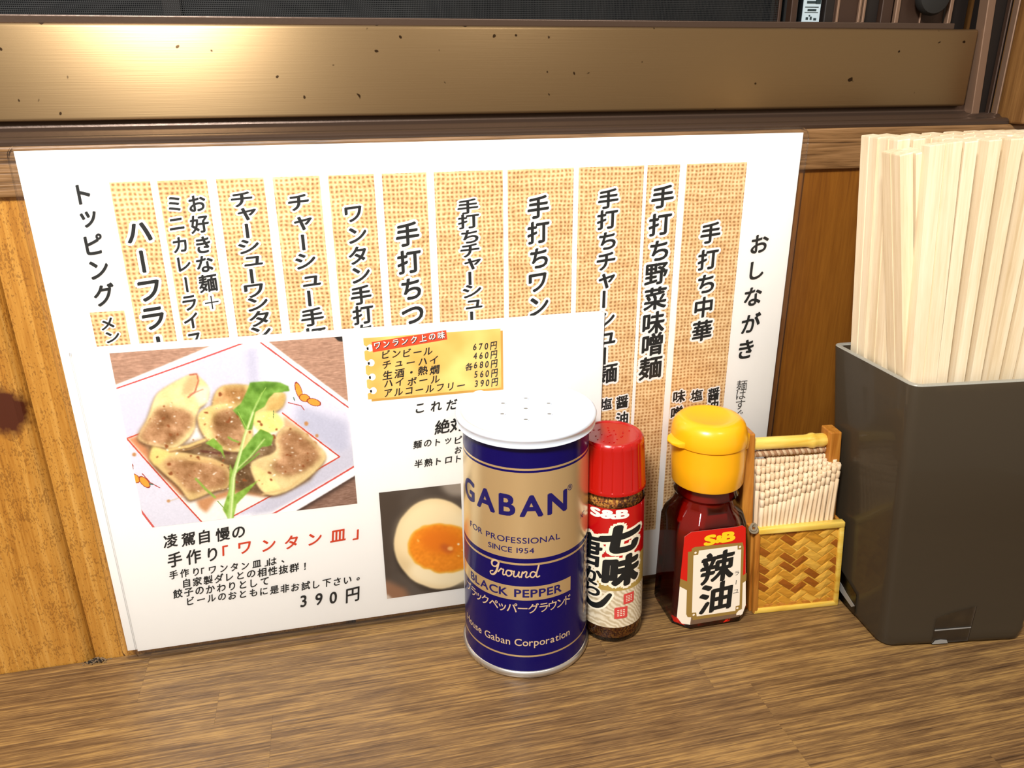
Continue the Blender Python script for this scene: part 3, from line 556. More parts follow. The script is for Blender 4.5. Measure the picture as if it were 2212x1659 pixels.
dumpling([(440, 620), (480, 550), (700, 430), (760, 440), (850, 520), (830, 640), (760, 680), (745, 850), (640, 960), (560, 985), (330, 930), (340, 860), (400, 760)], (232, 214, 158),
         [(460, 660), (700, 690), (745, 760), (690, 860), (560, 970), (330, 930), (360, 830), (430, 760)])
A.poly([(690, 450), (760, 430), (770, 500), (720, 560), (640, 590), (660, 500)], (222, 178, 130), 4)
A.poly([(760, 520), (850, 520), (830, 640), (770, 650), (730, 580)], (228, 226, 196), 4)
A.line([(700, 440), (752, 432), (765, 480), (740, 560), (690, 600)], 9, (170, 84, 60), 1); A.line([(800, 540), (700, 580)], 6, (190, 120, 100), 1)
dumpling([(860, 640), (910, 520), (1010, 500), (1150, 505), (1300, 530), (1430, 560), (1400, 660), (1300, 720), (1080, 830), (880, 830)], (220, 196, 132),
         [(880, 620), (940, 520), (1140, 520), (1130, 620), (1000, 640), (900, 680)], (176, 130, 76))
A.poly([(1250, 620), (1420, 555), (1400, 660), (1300, 700)], (206, 172, 104), 4, lump * .4)
dumpling([(760, 700), (900, 640), (1060, 640), (1170, 760), (1170, 980), (1000, 1010), (840, 930), (760, 800)], (230, 206, 140),
         [(880, 700), (1040, 660), (1120, 760), (1110, 960), (960, 980), (860, 860)], (164, 122, 82))
A.poly([(1180, 720), (1330, 680), (1410, 760), (1400, 830), (1250, 870), (1170, 800)], (238, 224, 140), 3, lump * .3, 2)
dumpling([(1330, 900), (1400, 800), (1530, 810), (1640, 920), (1750, 1010), (1700, 1100), (1550, 1240), (1350, 1350), (1230, 1310), (1140, 1100), (1200, 1050), (1360, 1000)], (222, 200, 146),
         [(1350, 900), (1420, 820), (1520, 830), (1720, 1010), (1600, 1130), (1430, 1200), (1290, 1120), (1400, 1010)])
A.poly([(1150, 1090), (1230, 1120), (1330, 1200), (1400, 1290), (1340, 1340), (1240, 1300)], (238, 218, 152), 3, lump * .25, 1)
dumpling([(415, 1050), (440, 960), (580, 1000), (700, 1010), (1000, 1080), (1020, 1280), (900, 1300), (730, 1385), (700, 1370), (640, 1270), (480, 1130)], (214, 186, 126),
         [(500, 1080), (620, 1050), (980, 1100), (1000, 1270), (880, 1290), (720, 1330), (640, 1240)], (170, 126, 84))
A.poly([(415, 1050), (440, 960), (575, 1010), (500, 1090), (460, 1110)], (226, 206, 128), 3, lump * .2)
A.line([(550, 990), (700, 960), (820, 910)], 22, (226, 196, 130), 2); A.line([(560, 1005), (700, 985), (790, 950)], 7, (170, 130, 80), 1); A.line([(700, 1060), (850, 1080), (1000, 1110)], 12, (216, 180, 120), 2)
A.line([(790, 995), (900, 1010), (1000, 1010)], 14, (90, 40, 30), 2); A.line([(1250, 1330), (1450, 1280), (1620, 1130)], 14, (214, 186, 130), 2); A.line([(560, 1390), (720, 1330)], 4, (200, 170, 130), 1)
body = inpoly(X_, Y_, smooth_poly([(360, 860), (480, 640), (1000, 520), (1140, 640), (1480, 820), (1720, 1000), (1560, 1200), (980, 1290), (700, 1340), (480, 1080)]))
spk = (A.noise(2, 1) > 2.15) & body; A.put(spk, (250, 244, 232), 1); A.put((A.noise(3) < -2.0) & body, (140, 78, 36), 1)
# leaf
G1, G2 = (112, 158, 56), (152, 190, 84); vl = n_b * 9
A.poly([(1020, 690), (1080, 640), (1120, 560), (1150, 490), (1260, 478), (1380, 485), (1440, 510), (1450, 545), (1330, 560), (1290, 600), (1260, 660), (1190, 700), (1165, 830), (1115, 835), (1070, 740)], G1, 1, vl)
A.poly([(1150, 490), (1380, 485), (1300, 530), (1180, 560)], (92, 138, 42), 3, vl)
A.poly([(1010, 1180), (1060, 1040), (1160, 900), (1230, 825), (1290, 850), (1330, 880), (1310, 950), (1240, 960), (1200, 1000), (1120, 1080), (1060, 1160)], G1, 1, vl)
A.poly([(820, 935), (880, 895), (945, 960), (970, 1060), (935, 1000), (890, 975)], (128, 170, 60), 1, vl); A.line([(990, 890), (1020, 910), (1065, 925)], 12, (128, 170, 60), 1)
A.poly([(960, 1450), (1000, 1300), (1005, 1090), (1045, 1200), (1045, 1330), (1220, 1215), (1120, 1340), (1060, 1410), (1040, 1525), (1000, 1525)], (136, 176, 66), 1, vl)
A.line([(758, 1210), (830, 1290), (900, 1355)], 16, (140, 176, 70), 1); A.line([(920, 1385), (985, 1460)], 7, (120, 160, 60)); A.line([(1080, 1130), (1220, 1010)], 12, G1, 1)
A.line([(1015, 1525), (1030, 1200), (1060, 1080), (1110, 880), (1170, 700), (1240, 560)], 34, (176, 206, 120), 1, True); A.line([(1020, 1525), (1036, 1200), (1066, 1080), (1114, 880), (1174, 700)], 9, (226, 236, 180), 1)
A.line([(1050, 1140), (1150, 1040), (1260, 900)], 9, (196, 216, 140), 1); A.line([(1060, 700), (1130, 830)], 5, G2); A.line([(1270, 520), (1190, 640)], 5, G2); A.line([(1328, 685), (1326, 745)], 5, (60, 110, 60))
# butterflies painted on the plate
for cx_, cy_, a0, s_ in ((1575, 600, .5, 1), (330, 1215, 1.1, .95)):
    for dx_, dy_, rx, ry, an in ((-55, -60, 22, 60, -.35), (-10, -8, 40, 26, .2), (62, 22, 52, 24, .25)):
        an += a0 - .5; xx = (X_ - cx_) - dx_ * s_; yy = (Y_ - cy_) - dy_ * s_; xr = xx * math.cos(an) + yy * math.sin(an); yr = -xx * math.sin(an) + yy * math.cos(an); e = (xr / rx) ** 2 + (yr / ry) ** 2
        A.put(e < 1.25, (150, 50, 30)); A.put(e < .85, (226, 158, 56))
A.line([(1440, 628), (1540, 650), (1562, 680)], 7, (176, 70, 60)); A.line([(1480, 590), (1488, 612)], 8, (70, 110, 80)); A.line([(370, 1170), (430, 1240), (498, 1280)], 7, (170, 60, 50)); A.line([(425, 1250), (450, 1255)], 10, (60, 100, 90))
A.img += A.noise(1)[..., None] * 1.8
A.build('dumpling_photo', -82.0, -.8, 61.8, 133.6, yc, .06, card, 'printed photo of dumplings with a green leaf on a white square plate')

E_ = Art(230, 345, [(152, 1000), (610, 940), (630, 1530), (200, 1590)])
X_, Y_ = E_.X, E_.Y
na, nb = E_.noise(18), E_.noise(3)
E_.img[:] = np.array([84, 74, 66]); E_.img += (na * 6)[..., None]
E_.poly([(480, 930), (640, 930), (640, 1010), (560, 1010), (520, 990)], (150, 140, 130), 8)
E_.poly([(150, 1000), (300, 990), (230, 1150), (200, 1500), (150, 1500)], (72, 60, 50), 12)
E_.poly([(190, 1480), (300, 1530), (330, 1600), (180, 1610)], (150, 110, 82), 8)
E_.poly([(200, 1560), (240, 1600), (190, 1610)], (205, 190, 176), 3)
def ell(cx_, cy_, rx, ry, an): xx, yy = X_ - cx_, Y_ - cy_; xr = xx * math.cos(an) + yy * math.sin(an); yr = -xx * math.sin(an) + yy * math.cos(an); return (xr / rx) ** 2 + (yr / ry) ** 2
wob = 1 + E_.noise(22) * .02
E_.put(ell(480, 1290, 240, 262, -.3) < 1.03, (48, 38, 30), 6); E_.put(ell(475, 1280, 236, 256, -.3) < wob, (236, 214, 168), 2, na * 3)
E_.put(ell(455, 1230, 200, 190, -.3) < 1, (246, 228, 186), 12); E_.put(ell(490, 1440, 170, 80, .1) < 1, (250, 236, 200), 10)
yo = ell(500, 1300, 190, 136, .12); wob = 1 + E_.noise(10) * .05
E_.put(yo < wob * 1.06, (238, 186, 70), 2); E_.put(yo < wob * .93, (240, 148, 24), 3, nb * 4); E_.put(ell(500, 1260, 120, 70, .1) < 1, (232, 128, 10), 12); E_.put(ell(530, 1300, 40, 22, .5) < 1, (206, 104, 30), 5)
E_.put(ell(550, 1300, 16, 12, 0) < 1, (250, 190, 110), 2); E_.put(ell(596, 1275, 7, 7, 0) < 1, (255, 235, 200), 1); E_.put((E_.noise(4) > 2.2) & (yo < .8), (250, 190, 90), 1)
E_.build('egg_photo', 8.2, 42.2, 13.4, 65.7, yc, .06, card, 'printed photo of a halved soft-boiled egg')

# ---- yellow note with torn binder holes
nm, nt, b = new_mat('yellow_note_paper'); n_ = nt.nodes.new('ShaderNodeTexNoise'); n_.inputs['Scale'].default_value = 60; tcn = nt.nodes.new('ShaderNodeTexCoord'); nt.links.new(tcn.outputs['Object'], n_.inputs[0])
r_ = nt.nodes.new('ShaderNodeValToRGB'); r_.color_ramp.elements[0].color = srgb(224, 176, 88); r_.color_ramp.elements[0].position = .35; r_.color_ramp.elements[1].color = srgb(244, 208, 124); r_.color_ramp.elements[1].position = .65
nt.links.new(n_.outputs['Fac'], r_.inputs[0]); nt.links.new(r_.outputs[0], b.inputs['Base Color']); setp(b, rough=.55)
holes = [128.4, 122.4, 116.6, 110.9]
pts = [(60.1, 132.1), (60.1, 107.2), (6.9, 107.2)]
for z in holes[::-1]:
    pts += [(6.9, z - 1.5), (7.9, z - .5)] + [(9.1 + 1.15 * math.cos(math.radians(a)), z + 1.35 * math.sin(math.radians(a))) for a in (-150, -110, -70, -30, 10, 50, 90, 130, 160)] + [(7.6, z + .6), (6.9, z + 1.3)]
pts += [(6.9, 132.3)]
v, f = flatpoly([(8.2, 131.2), (8.2, 106.2), (61.0, 106.2), (61.0, 131.2)], yc, .04); mesh_obj('note_edge', v, f, plain('ochre_note_edge', srgb(196, 150, 66), .6), card, label='darker edge of the yellow note')
v, f = flatpoly(pts, yc, .06); recalc(mesh_obj('yellow_note', v, f, nm, card, label='yellow note printed like a torn notebook page'))
mb = MB()
for z in holes:
    n0 = 20; mb.add([(9.15 + 1.3 * math.cos(2 * math.pi * i / n0), yc(z) - .08, z - .2 + 1.45 * math.sin(2 * math.pi * i / n0)) for i in range(n0)], [tuple(range(n0))])
    mb.add([(x, yc(z) - .08, zz) for x, zz in ((6.7, z - 1.2), (8.6, z - .9), (8.6, z + .2), (6.7, z + .1))], [(0, 1, 2, 3)])
mb.obj('binder_holes', PAPER, card)
v, f = flatpoly([(9.9, 130.5), (38.6, 133.1), (38.9, 129.3), (10.1, 126.4)], yc, .10); mesh_obj('red_ribbon', v, f, plain('red_ribbon_ink', srgb(206, 70, 36), .5), card, label='red title ribbon')
sh = dict(shear=.13)
letters('title_lettering', CARD_WHITE, yc, [INK_WHITE, INK], card, False, weight=.02, lift=.18, **sh); 
o = letters('title_shadow', CARD_WHITE, yc, [INK], card, False, weight=.02, lift=.14, dx=.22, dz=-.22, **sh)
letters('lettering', CARD_BLACK, yc, [INK], card, False, weight=.026, lift=.14, shear=.10, slant=.12)
o = letters('dish_name_lettering', CARD_RED, yc, [INK_RED], card, False, weight=.026, lift=.14, shear=.06, slant=.12); o['label'] = 'red brush lettering'
# ================================================================== PEPPER CAN
class Cyl:
    """print wrapped on an upright round body; phi = 0 faces the stool side of the counter"""
    def __init__(s, cx, cy, rf, k=0.0):
        s.cx, s.cy, s.rf, s.k = cx, cy, rf, k; l = math.hypot(cx, cy); s.d = (-cx / l, -cy / l); s.r_ = (cy / l, -cx / l)
    def P(s, phi, z, lift=0.0):
        r = s.rf(z) + lift; c, n = np.cos(phi), np.sin(phi)
        return np.stack([s.cx - s.k * z + r * (s.d[0] * c + s.r_[0] * n), s.cy + r * (s.d[1] * c + s.r_[1] * n), z + 0 * phi], -1)
    def patch(s, pts, lift):
        """polygon in (deg, z) cut into narrow upright slices so that it follows the curve"""
        pts = [(math.radians(a), z) for a, z in pts]; a0 = min(p[0] for p in pts); a1 = max(p[0] for p in pts); n = max(2, int((a1 - a0) / math.radians(3)))
        bm = bmesh.new(); vs = [bm.verts.new((a, z, 0)) for a, z in pts]; bm.faces.new(vs)
        for i in range(1, n):
            a = a0 + (a1 - a0) * i / n; g = bm.verts[:] + bm.edges[:] + bm.faces[:]; bmesh.ops.bisect_plane(bm, geom=g, plane_co=(a, 0, 0), plane_no=(1, 0, 0))
        bm.verts.index_update(); V = np.array([tuple(v.co) for v in bm.verts]); Fc = [tuple(v.index for v in f.verts) for f in bm.faces]; bm.free()
        return s.P(V[:, 0], V[:, 1], lift), Fc
    def text(s, txt, a0, a1, z, cap, off=0.0, lift=.07, slant=0.0, track=0.0, kana=False):
        V, Fc, w = text_line(txt, off, track); V, Fc = slice_x(V, Fc, w * 3.0 / abs(a1 - a0)); a0, a1 = math.radians(a0), math.radians(a1)
        lift = lift + V[:, 2]; zz = (V[:, 1] - (.38 if kana else 0)) * cap / (.86 if kana else .706); phi = a0 + (V[:, 0] + slant * V[:, 1]) / w * (a1 - a0)
        return s.P(phi, z + zz, lift), Fc
    def glyph(s, ch, a, z, w, h, off, lift, shear=0.0, slant=0.0):
        v, f = centred(ch, off, False, shear, slant); v, f = slice_x(v, f, .05); b_, _ = glyph(ch, 0); e = b_.max(0) - b_.min(0)
        return s.P(math.radians(a) + v[:, 0] / e[0] * w / s.rf(z), z + v[:, 1] / e[1] * h, lift + v[:, 2]), f
    def stroke(s, pts, wid, lift):
        """brush ribbon through (mm arc, z) points"""
        p = np.array(pts, float); w = np.array(wid if isinstance(wid, (list, tuple)) else [wid] * len(p), float)
        P_, W_ = [], []
        for i in range(len(p) - 1):
            p0, p1, p2, p3 = p[max(i - 1, 0)], p[i], p[i + 1], p[min(i + 2, len(p) - 1)]
            for t in np.linspace(0, 1, 7)[: (7 if i == len(p) - 2 else 6)]:
                P_.append(.5 * (2 * p1 + (p2 - p0) * t + (2 * p0 - 5 * p1 + 4 * p2 - p3) * t * t + (3 * p1 - p0 - 3 * p2 + p3) * t ** 3)); W_.append(w[i] * (1 - t) + w[i + 1] * t)
        P_ = np.array(P_); T = np.gradient(P_, axis=0); T /= np.linalg.norm(T, axis=1)[:, None] + 1e-9; N_ = np.stack([-T[:, 1], T[:, 0]], 1); W_ = np.array(W_)[:, None] / 2
        A_, B_ = P_ + N_ * W_, P_ - N_ * W_; n = len(P_); Q = np.concatenate([A_, B_]); f = [(i, i + 1, n + i + 1, n + i) for i in range(n - 1)]
        for c, t, w0 in ((P_[0], -T[0], W_[0, 0]), (P_[-1], T[-1], W_[-1, 0])):
            m = len(Q); an = math.atan2(t[1], t[0]); cap = [c + w0 * np.array([math.cos(an + x), math.sin(an + x)]) for x in np.linspace(-math.pi / 2, math.pi / 2, 7)]
            Q = np.concatenate([Q, cap]); f.append(tuple(range(m, m + 7)))
        return s.P(Q[:, 0] / s.rf(30), Q[:, 1], lift), f
CX, CY = 65.1, 266.2
rcan = lambda z: 25.95 - .0168 * z
can = thing('pepper_can', 'navy and pale gold metal pepper can with white plastic lid', 'can', (CX, CY, 0))
zb = [3.0, 10.3, 11.1, 36.5, 44.0, 52.8, 53.7, 55.7, 91.7, 92.6, 93.4, 103]
mid = [0, 1, 0, 0, 0, 1, 0, 1, 0, 1, 0]
secs = [ring(CX, CY, rcan(z), z, 96) for z in zb]
v = [p for s_ in secs for p in s_]; f = []; mi = []
for i in range(len(zb) - 1):
    for j in range(96): a = i * 96 + j; b = i * 96 + (j + 1) % 96; f.append((a, b, b + 96, a + 96)); mi.append(mid[i])
body = mesh_obj('body', v, f, [NAVY, GOLD_METAL], can, smooth=True, midx=mi, label='navy lacquered can body with brushed pale gold band')
v, f = lathe(CX, CY, [(24.5, .2), (25.6, 0), (26.5, .5), (26.9, 1.4), (26.8, 2.4), (26.3, 3.1), (25.9, 3.4), (25.2, 3.2)], 96)
mesh_obj('bottom_rim', v, f, TIN, can, smooth=True, label='rolled silver bottom rim', angle=math.radians(80))
LID = plain('milky_plastic', (.64, .70, .82, 1), .22, sss=.1, coat=.3)
lid_prof = [(25.2, 102.2), (26.2, 102.2), (26.6, 102.35), (26.45, 102.8), (26.3, 103.1), (26.5, 104.6), (26.9, 105.1), (27.0, 105.7), (26.7, 106.4), (26.0, 106.9), (25.2, 106.9), (24.6, 106.3), (23.8, 106.2), (12, 106.25), (.5, 106.3)]
v, f = lathe(CX, CY, lid_prof, 96); lid = mesh_obj('lid', v, f, LID, can, smooth=True, label='white translucent plastic shaker lid', angle=math.radians(50))
mb = MB(); hm = plain('hole_grey', srgb(120, 118, 112), .6)
cyl = Cyl(CX, CY, rcan)
for a in [None] + [math.radians(30 + 60 * i) for i in range(6)]:
    hx, hy = CX, CY
    if a is not None: hx += 10.2 * (math.cos(a) * cyl.r_[0] + math.sin(a) * -cyl.d[0]); hy += 10.2 * (math.cos(a) * cyl.r_[1] + math.sin(a) * -cyl.d[1])
    v, f = lathe(hx, hy, [(1.25, 106.3), (1.25, 106.62), (.95, 106.62), (.85, 106.36), (.1, 106.36)], 16); mesh_obj('shaker_hole', v, f, [LID], lid, smooth=True)
    v, f = lathe(hx, hy, [(.8, 106.37), (.75, 106.42), (.1, 106.42)], 12); mb.add(v, f)
mb.obj('hole_discs', hm, lid, label='grey discs in the shaker holes')  # flat grey disc on the floor of each hole
# print
mb = MB()
mb.add(*cyl.text('GABAN', -70, 37.5, 74.0, 8.6, off=.038, track=.10))
mb.add(*cyl.text('®', 39.0, 44.5, 81.5, 2.4))
mb.add(*cyl.text('FOR PROFESSIONAL', -59.5, 31, 62.4, 2.5, off=.006, track=.03))
mb.add(*cyl.text('SINCE 1954', -34.7, 7.2, 58.2, 2.3, off=.006, track=.02))
mb.add(*cyl.text('NET', 58, 66, 66.0, 2.2))
o1 = mb.obj('navy_lettering', NAVY_INK, can, label='navy lettering on the gold band')
mb = MB()
v, f = cyl.patch([(-78, 37.1), (43.6, 37.1), (43.6, 43.4), (-78, 43.4)], .05); mb.add(v, f)
mb.obj('name_band', GOLD_METAL, can, label='pale gold strip behind the words')
mb = MB(); mb.add(*cyl.text('BLACK PEPPER', -59, 33, 38.6, 3.5, off=.026, lift=.11, track=.03)); mb.obj('navy_lettering', NAVY_INK, can)
mb = MB()
mb.add(*cyl.text('ブラックペッパーグラウンド', -68, 43.5, 33.4, 4.2, off=.014, kana=True, track=-.02))
mb.add(*cyl.text('House Gaban Corporation', -69, 43, 15.8, 3.3, off=.010))
# joined script word: strokes in mm from the left end
def sc(pts, w): mb.add(*cyl.stroke([(-14.3 + x, 47.4 + z) for x, z in pts], w, .08))
sc([(3.6, 5.0), (2.6, 6.0), (1.2, 5.6), (.5, 4.4), (.9, 3.2), (2.2, 3.2), (3.2, 4.3), (3.7, 5.6), (3.2, 3.4), (2.5, 1.0), (1.3, -.6), (.1, -.8), (-.2, .2), (1.0, .9)], [.5, .7, .8, .8, .7, .6, .6, .6, .8, .9, .8, .6, .5, .4])
sc([(3.4, 1.2), (4.6, 2.9), (4.9, 2.6), (5.6, 2.7), (5.3, 1.0), (5.6, .3), (6.5, .8)], .55)
sc([(8.3, 2.7), (7.2, 2.6), (6.6, 1.4), (7.3, .2), (8.4, .6), (8.9, 1.8), (8.3, 2.7), (9.6, 2.5)], .58)
sc([(9.9, 2.7), (9.6, 1.0), (10.1, .2), (11.2, .9), (11.8, 2.7), (11.5, 1.0), (11.9, .2), (12.6, .6)], .58)
sc([(12.6, .2), (13.1, 2.7), (13.2, 1.9), (14.2, 2.8), (14.7, 2.3), (14.3, .6), (14.8, .2), (15.6, .7)], .58)
sc([(18.0, 2.2), (17.0, 2.7), (16.1, 1.8), (16.2, .5), (17.2, .2), (18.1, 1.3), (18.9, 3.4), (19.4, 5.6), (18.7, 2.8), (18.4, .8), (18.8, .1), (19.6, .5)], .58)
mb.obj('cream_lettering', GOLD_INK, can, label='pale lettering on the navy ground')
mb = MB()
for a in (66, 70, 75): mb.add(*cyl.patch([(a, 20), (a + (1.0 if a != 70 else 2.2), 20), (a + (1.0 if a != 70 else 2.2), 54), (a, 54)], .06))
for i in range(9): mb.add(*cyl.patch([(67.6, 22 + i * 3.4), (69.2, 22 + i * 3.4), (69.2, 23.7 + i * 3.4), (67.6, 23.7 + i * 3.4)], .06))
mb.obj('side_print', GOLD_INK, can, label='pale panel of small print on the side')

# ================================================================== SEVEN-SPICE JAR
JX, JY, JK = 103.0, 265.1, .035
rj = lambda z: 13.62
jar = thing('spice_jar', 'small round jar of red-brown spice with red screw cap', 'jar', (JX, JY, 0))
GLASS, nt, b = new_mat('clear_glass'); setp(b, col=(.95, .97, .96, 1), rough=.03, trans=1.0, ior=1.45)
def shadow_glass(name, tint, ior=1.45, rough=.03):
    m = bpy.data.materials.new(name); m.use_nodes = True; nt = m.node_tree; nt.nodes.clear(); N = nt.nodes.new; L = nt.links.new
    o = N('ShaderNodeOutputMaterial'); t = N('ShaderNodeBsdfTransparent'); t.inputs[0].default_value = tint; g = N('ShaderNodeBsdfGlossy'); g.inputs['Roughness'].default_value = rough
    lw = N('ShaderNodeFresnel'); lw.inputs[0].default_value = ior; m2 = N('ShaderNodeMixShader'); L(lw.outputs[0], m2.inputs[0]); L(t.outputs[0], m2.inputs[1]); L(g.outputs[0], m2.inputs[2]); L(m2.outputs[0], o.inputs[0]); return m
THIN_GLASS = shadow_glass('thin_clear_glass', (.90, .90, .88, 1))
v, f = lathe(JX, JY, [(10.5, 0), (12.4, .5), (13.2, 2.0), (13.55, 5), (13.55, 62), (13.4, 66.5), (12.9, 69), (12.3, 70.5), (11.4, 71.5), (11.4, 78)], 64, k=JK); mesh_obj('glass', v, f, THIN_GLASS, jar, smooth=True, label='clear glass body')
SPICE, nt, b = new_mat('ground_spice'); tc = nt.nodes.new('ShaderNodeTexCoord'); vo = nt.nodes.new('ShaderNodeTexVoronoi'); vo.inputs['Scale'].default_value = 1500; nt.links.new(tc.outputs['Object'], vo.inputs['Vector'])
rr = nt.nodes.new('ShaderNodeValToRGB'); e = rr.color_ramp.elements; e[0].position = .1; e[0].color = srgb(120, 58, 18); e[1].position = .9; e[1].color = srgb(214, 160, 70); q = e.new(.5); q.color = srgb(164, 92, 34); q = e.new(.3); q.color = srgb(70, 34, 14)
nt.links.new(vo.outputs['Color'], rr.inputs[0]); nt.links.new(rr.outputs[0], b.inputs['Base Color']); setp(b, rough=.9)
v, f = lathe(JX, JY, [(9, 1.8), (12.2, 2.2), (12.9, 5), (12.9, 62), (12.7, 66.5), (12.2, 69), (11.4, 70.6), (10.8, 71.4)], 48, k=JK); mesh_obj('spice', v, f, SPICE, jar, smooth=True, label='speckled brown and orange ground spice')
CAP_R = plain('red_plastic', srgb(168, 4, 2), .25, coat=.3, coatr=.08)
fl = lambda r0: (lambda t: r0 - .22 * max(0, math.cos(t * 20)) ** 6)
secs = [ring(JX, JY, 13.3, 71.3, 160, k=JK), ring(JX, JY, 13.95, 71.6, 160, k=JK), ring(JX, JY, 13.95, 72.8, 160, k=JK), ring(JX, JY, 0, 73.2, 160, fr=fl(13.75), k=JK), ring(JX, JY, 0, 90.6, 160, fr=fl(12.95), k=JK), ring(JX, JY, 0, 92.2, 160, fr=lambda t: 12.6, k=JK), ring(JX, JY, 11.8, 93.0, 160, k=JK), ring(JX, JY, 10.9, 93.1, 160, k=JK), ring(JX, JY, 10.5, 92.7, 160, k=JK), ring(JX, JY, .2, 92.7, 160, k=JK)]
v, f = loft(secs); cap = mesh_obj('cap', v, f, CAP_R, jar, smooth=True, label='bright red fluted screw cap', angle=math.radians(35))
mb = MB(); random.seed(3)
for i in range(26):
    a, r0 = random.uniform(0, 6.28), random.uniform(1, 9); 
    mb.add(*lathe(JX + r0 * math.cos(a), JY + r0 * math.sin(a), [(.35, 92.7), (.3, 92.95), (.05, 93.0)], 6, k=JK))
mb.obj('cap_relief', CAP_R, cap)
jc = Cyl(JX, JY, lambda z: 13.62, JK)
RED_L = plain('label_red', srgb(182, 8, 12), .3, coat=.3); GOLD_L = plain('label_gold', srgb(184, 158, 84), .38, metal=.2)
nmat, nt, b = new_mat('label_beige'); tc = nt.nodes.new('ShaderNodeTexCoord'); wv_ = nt.nodes.new('ShaderNodeTexWave'); wv_.inputs['Scale'].default_value = 260; wv_.inputs['Distortion'].default_value = 6; wv_.bands_direction = 'DIAGONAL'
nt.links.new(tc.outputs['Object'], wv_.inputs[0]); rr = nt.nodes.new('ShaderNodeValToRGB'); rr.color_ramp.elements[0].color = srgb(188, 172, 140); rr.color_ramp.elements[1].color = srgb(226, 216, 192); nt.links.new(wv_.outputs['Fac'], rr.inputs[0]); nt.links.new(rr.outputs[0], b.inputs['Base Color']); setp(b, rough=.35)
zl = [8.7, 27.3, 42.6, 66.2]; secs = [ring(JX, JY, 13.62, z, 72, k=JK) for z in zl]; v, f = loft(secs, False, False); mi = [2] * 72 + [1] * 72 + [0] * 72
label = mesh_obj('label', v, f, [RED_L, GOLD_L, nmat], jar, smooth=True, midx=mi, label='wrap label, red over gold over beige')
mb = MB(); mb.add(*jc.text('S&B', -33, 31, 61.9, 3.7, off=.055, track=-.03)); mb.obj('logo_lettering', INK_WHITE, jar, label='white logo letters')
G = [('七', 20, 52.3, 16.5, 11.5, .075, .10, .12), ('味', 23, 36.9, 15.2, 13.6, .06, .12, .05), ('唐', -42, 45.2, 13.5, 15.5, .028, .12, .06), ('か', -31, 33.6, 8.6, 6.6, .045, .1, 0), ('ら', -31, 26.8, 6.4, 6.8, .045, 0, 0)]
mb = MB()
for ch, a, z, w, h, off, shr, sl in G: mb.add(*jc.glyph(ch, a, z, w, h, off + .085, .07, shr, sl))
SI = [(math.radians(a) * 13.62, z) for a, z in ((-61, 32.6), (-58, 28.6), (-54, 24.4), (-46, 20.6), (-32, 18.6), (-15, 20.0), (1, 25.4))]
mb.add(*jc.stroke(SI, [3.2, 3.4, 3.6, 4.4, 4.6, 4.4, 3.6], .07)); mb.obj('lettering_outline', INK_CREAM, jar, label='pale outline around the brush lettering')
mb = MB()
for ch, a, z, w, h, off, shr, sl in G: mb.add(*jc.glyph(ch, a, z, w, h, off, .12, shr, sl))
mb.add(*jc.stroke(SI, [1.7, 1.8, 2.0, 2.6, 2.8, 2.6, 1.8], .12)); mb.obj('lettering', INK, jar, label='bold black brush lettering')
mb = MB(); smat = plain('stamp_red', srgb(206, 70, 66), .4)
for a, z, s_ in ((21, 16.2, 2.9), (36, 22.8, 2.6)):
    da = math.degrees(s_ / 13.62); mb.add(*jc.patch([(a - da, z - s_), (a + da * .8, z - s_), (a + da, z - s_ * .8), (a + da, z + s_), (a - da * .8, z + s_), (a - da, z + s_ * .8)], .09))
mb.obj('stamp', smat, jar, label='two small red seal stamps'); mb = MB()
for a, z, s_ in ((21, 16.2, 2.3), (36, 22.8, 2.0)):
    for u_ in (-.55, 0, .55):
        for w_ in (-.6, -.2, .2, .6):
            da = math.degrees(s_ * .18 / 13.62); aa = a + math.degrees(s_ * u_ / 13.62); mb.add(*jc.patch([(aa - da, z + s_ * w_ - .12), (aa + da, z + s_ * w_ - .12), (aa + da, z + s_ * w_ + .22), (aa - da, z + s_ * w_ + .22)], .13))
mb.obj('stamp_marks', INK_CREAM, jar)

# ================================================================== CHILLI OIL BOTTLE
BK = .04; BXc, BYc = 146.8, 267.8
def octa(x0, x1, y0, y1, ch, z, n=72, blend=0.0, r=13, rnd=1.0):
    cx_, cy_ = (x0 + x1) / 2, (y0 + y1) / 2; hx, hy = (x1 - x0) / 2, (y1 - y0) / 2; out = []
    for i in range(n):
        t = 2 * math.pi * (i + .5) / n; c, s_ = math.cos(t), math.sin(t); d = min(hx / max(abs(c), 1e-9), hy / max(abs(s_), 1e-9), (hx + hy - ch) / (abs(c) + abs(s_)))
        p = (cx_ + d * c, cy_ + d * s_); q = (BXc + r * c, BYc + r * s_); p = (p[0] * (1 - blend) + q[0] * blend, p[1] * (1 - blend) + q[1] * blend); out.append((p[0] - BK * z, p[1], z))
    return out
bottle = thing('chilli_oil_bottle', 'small square-shouldered bottle of dark red chilli oil with yellow flip cap', 'bottle', (BXc, BYc, 0))
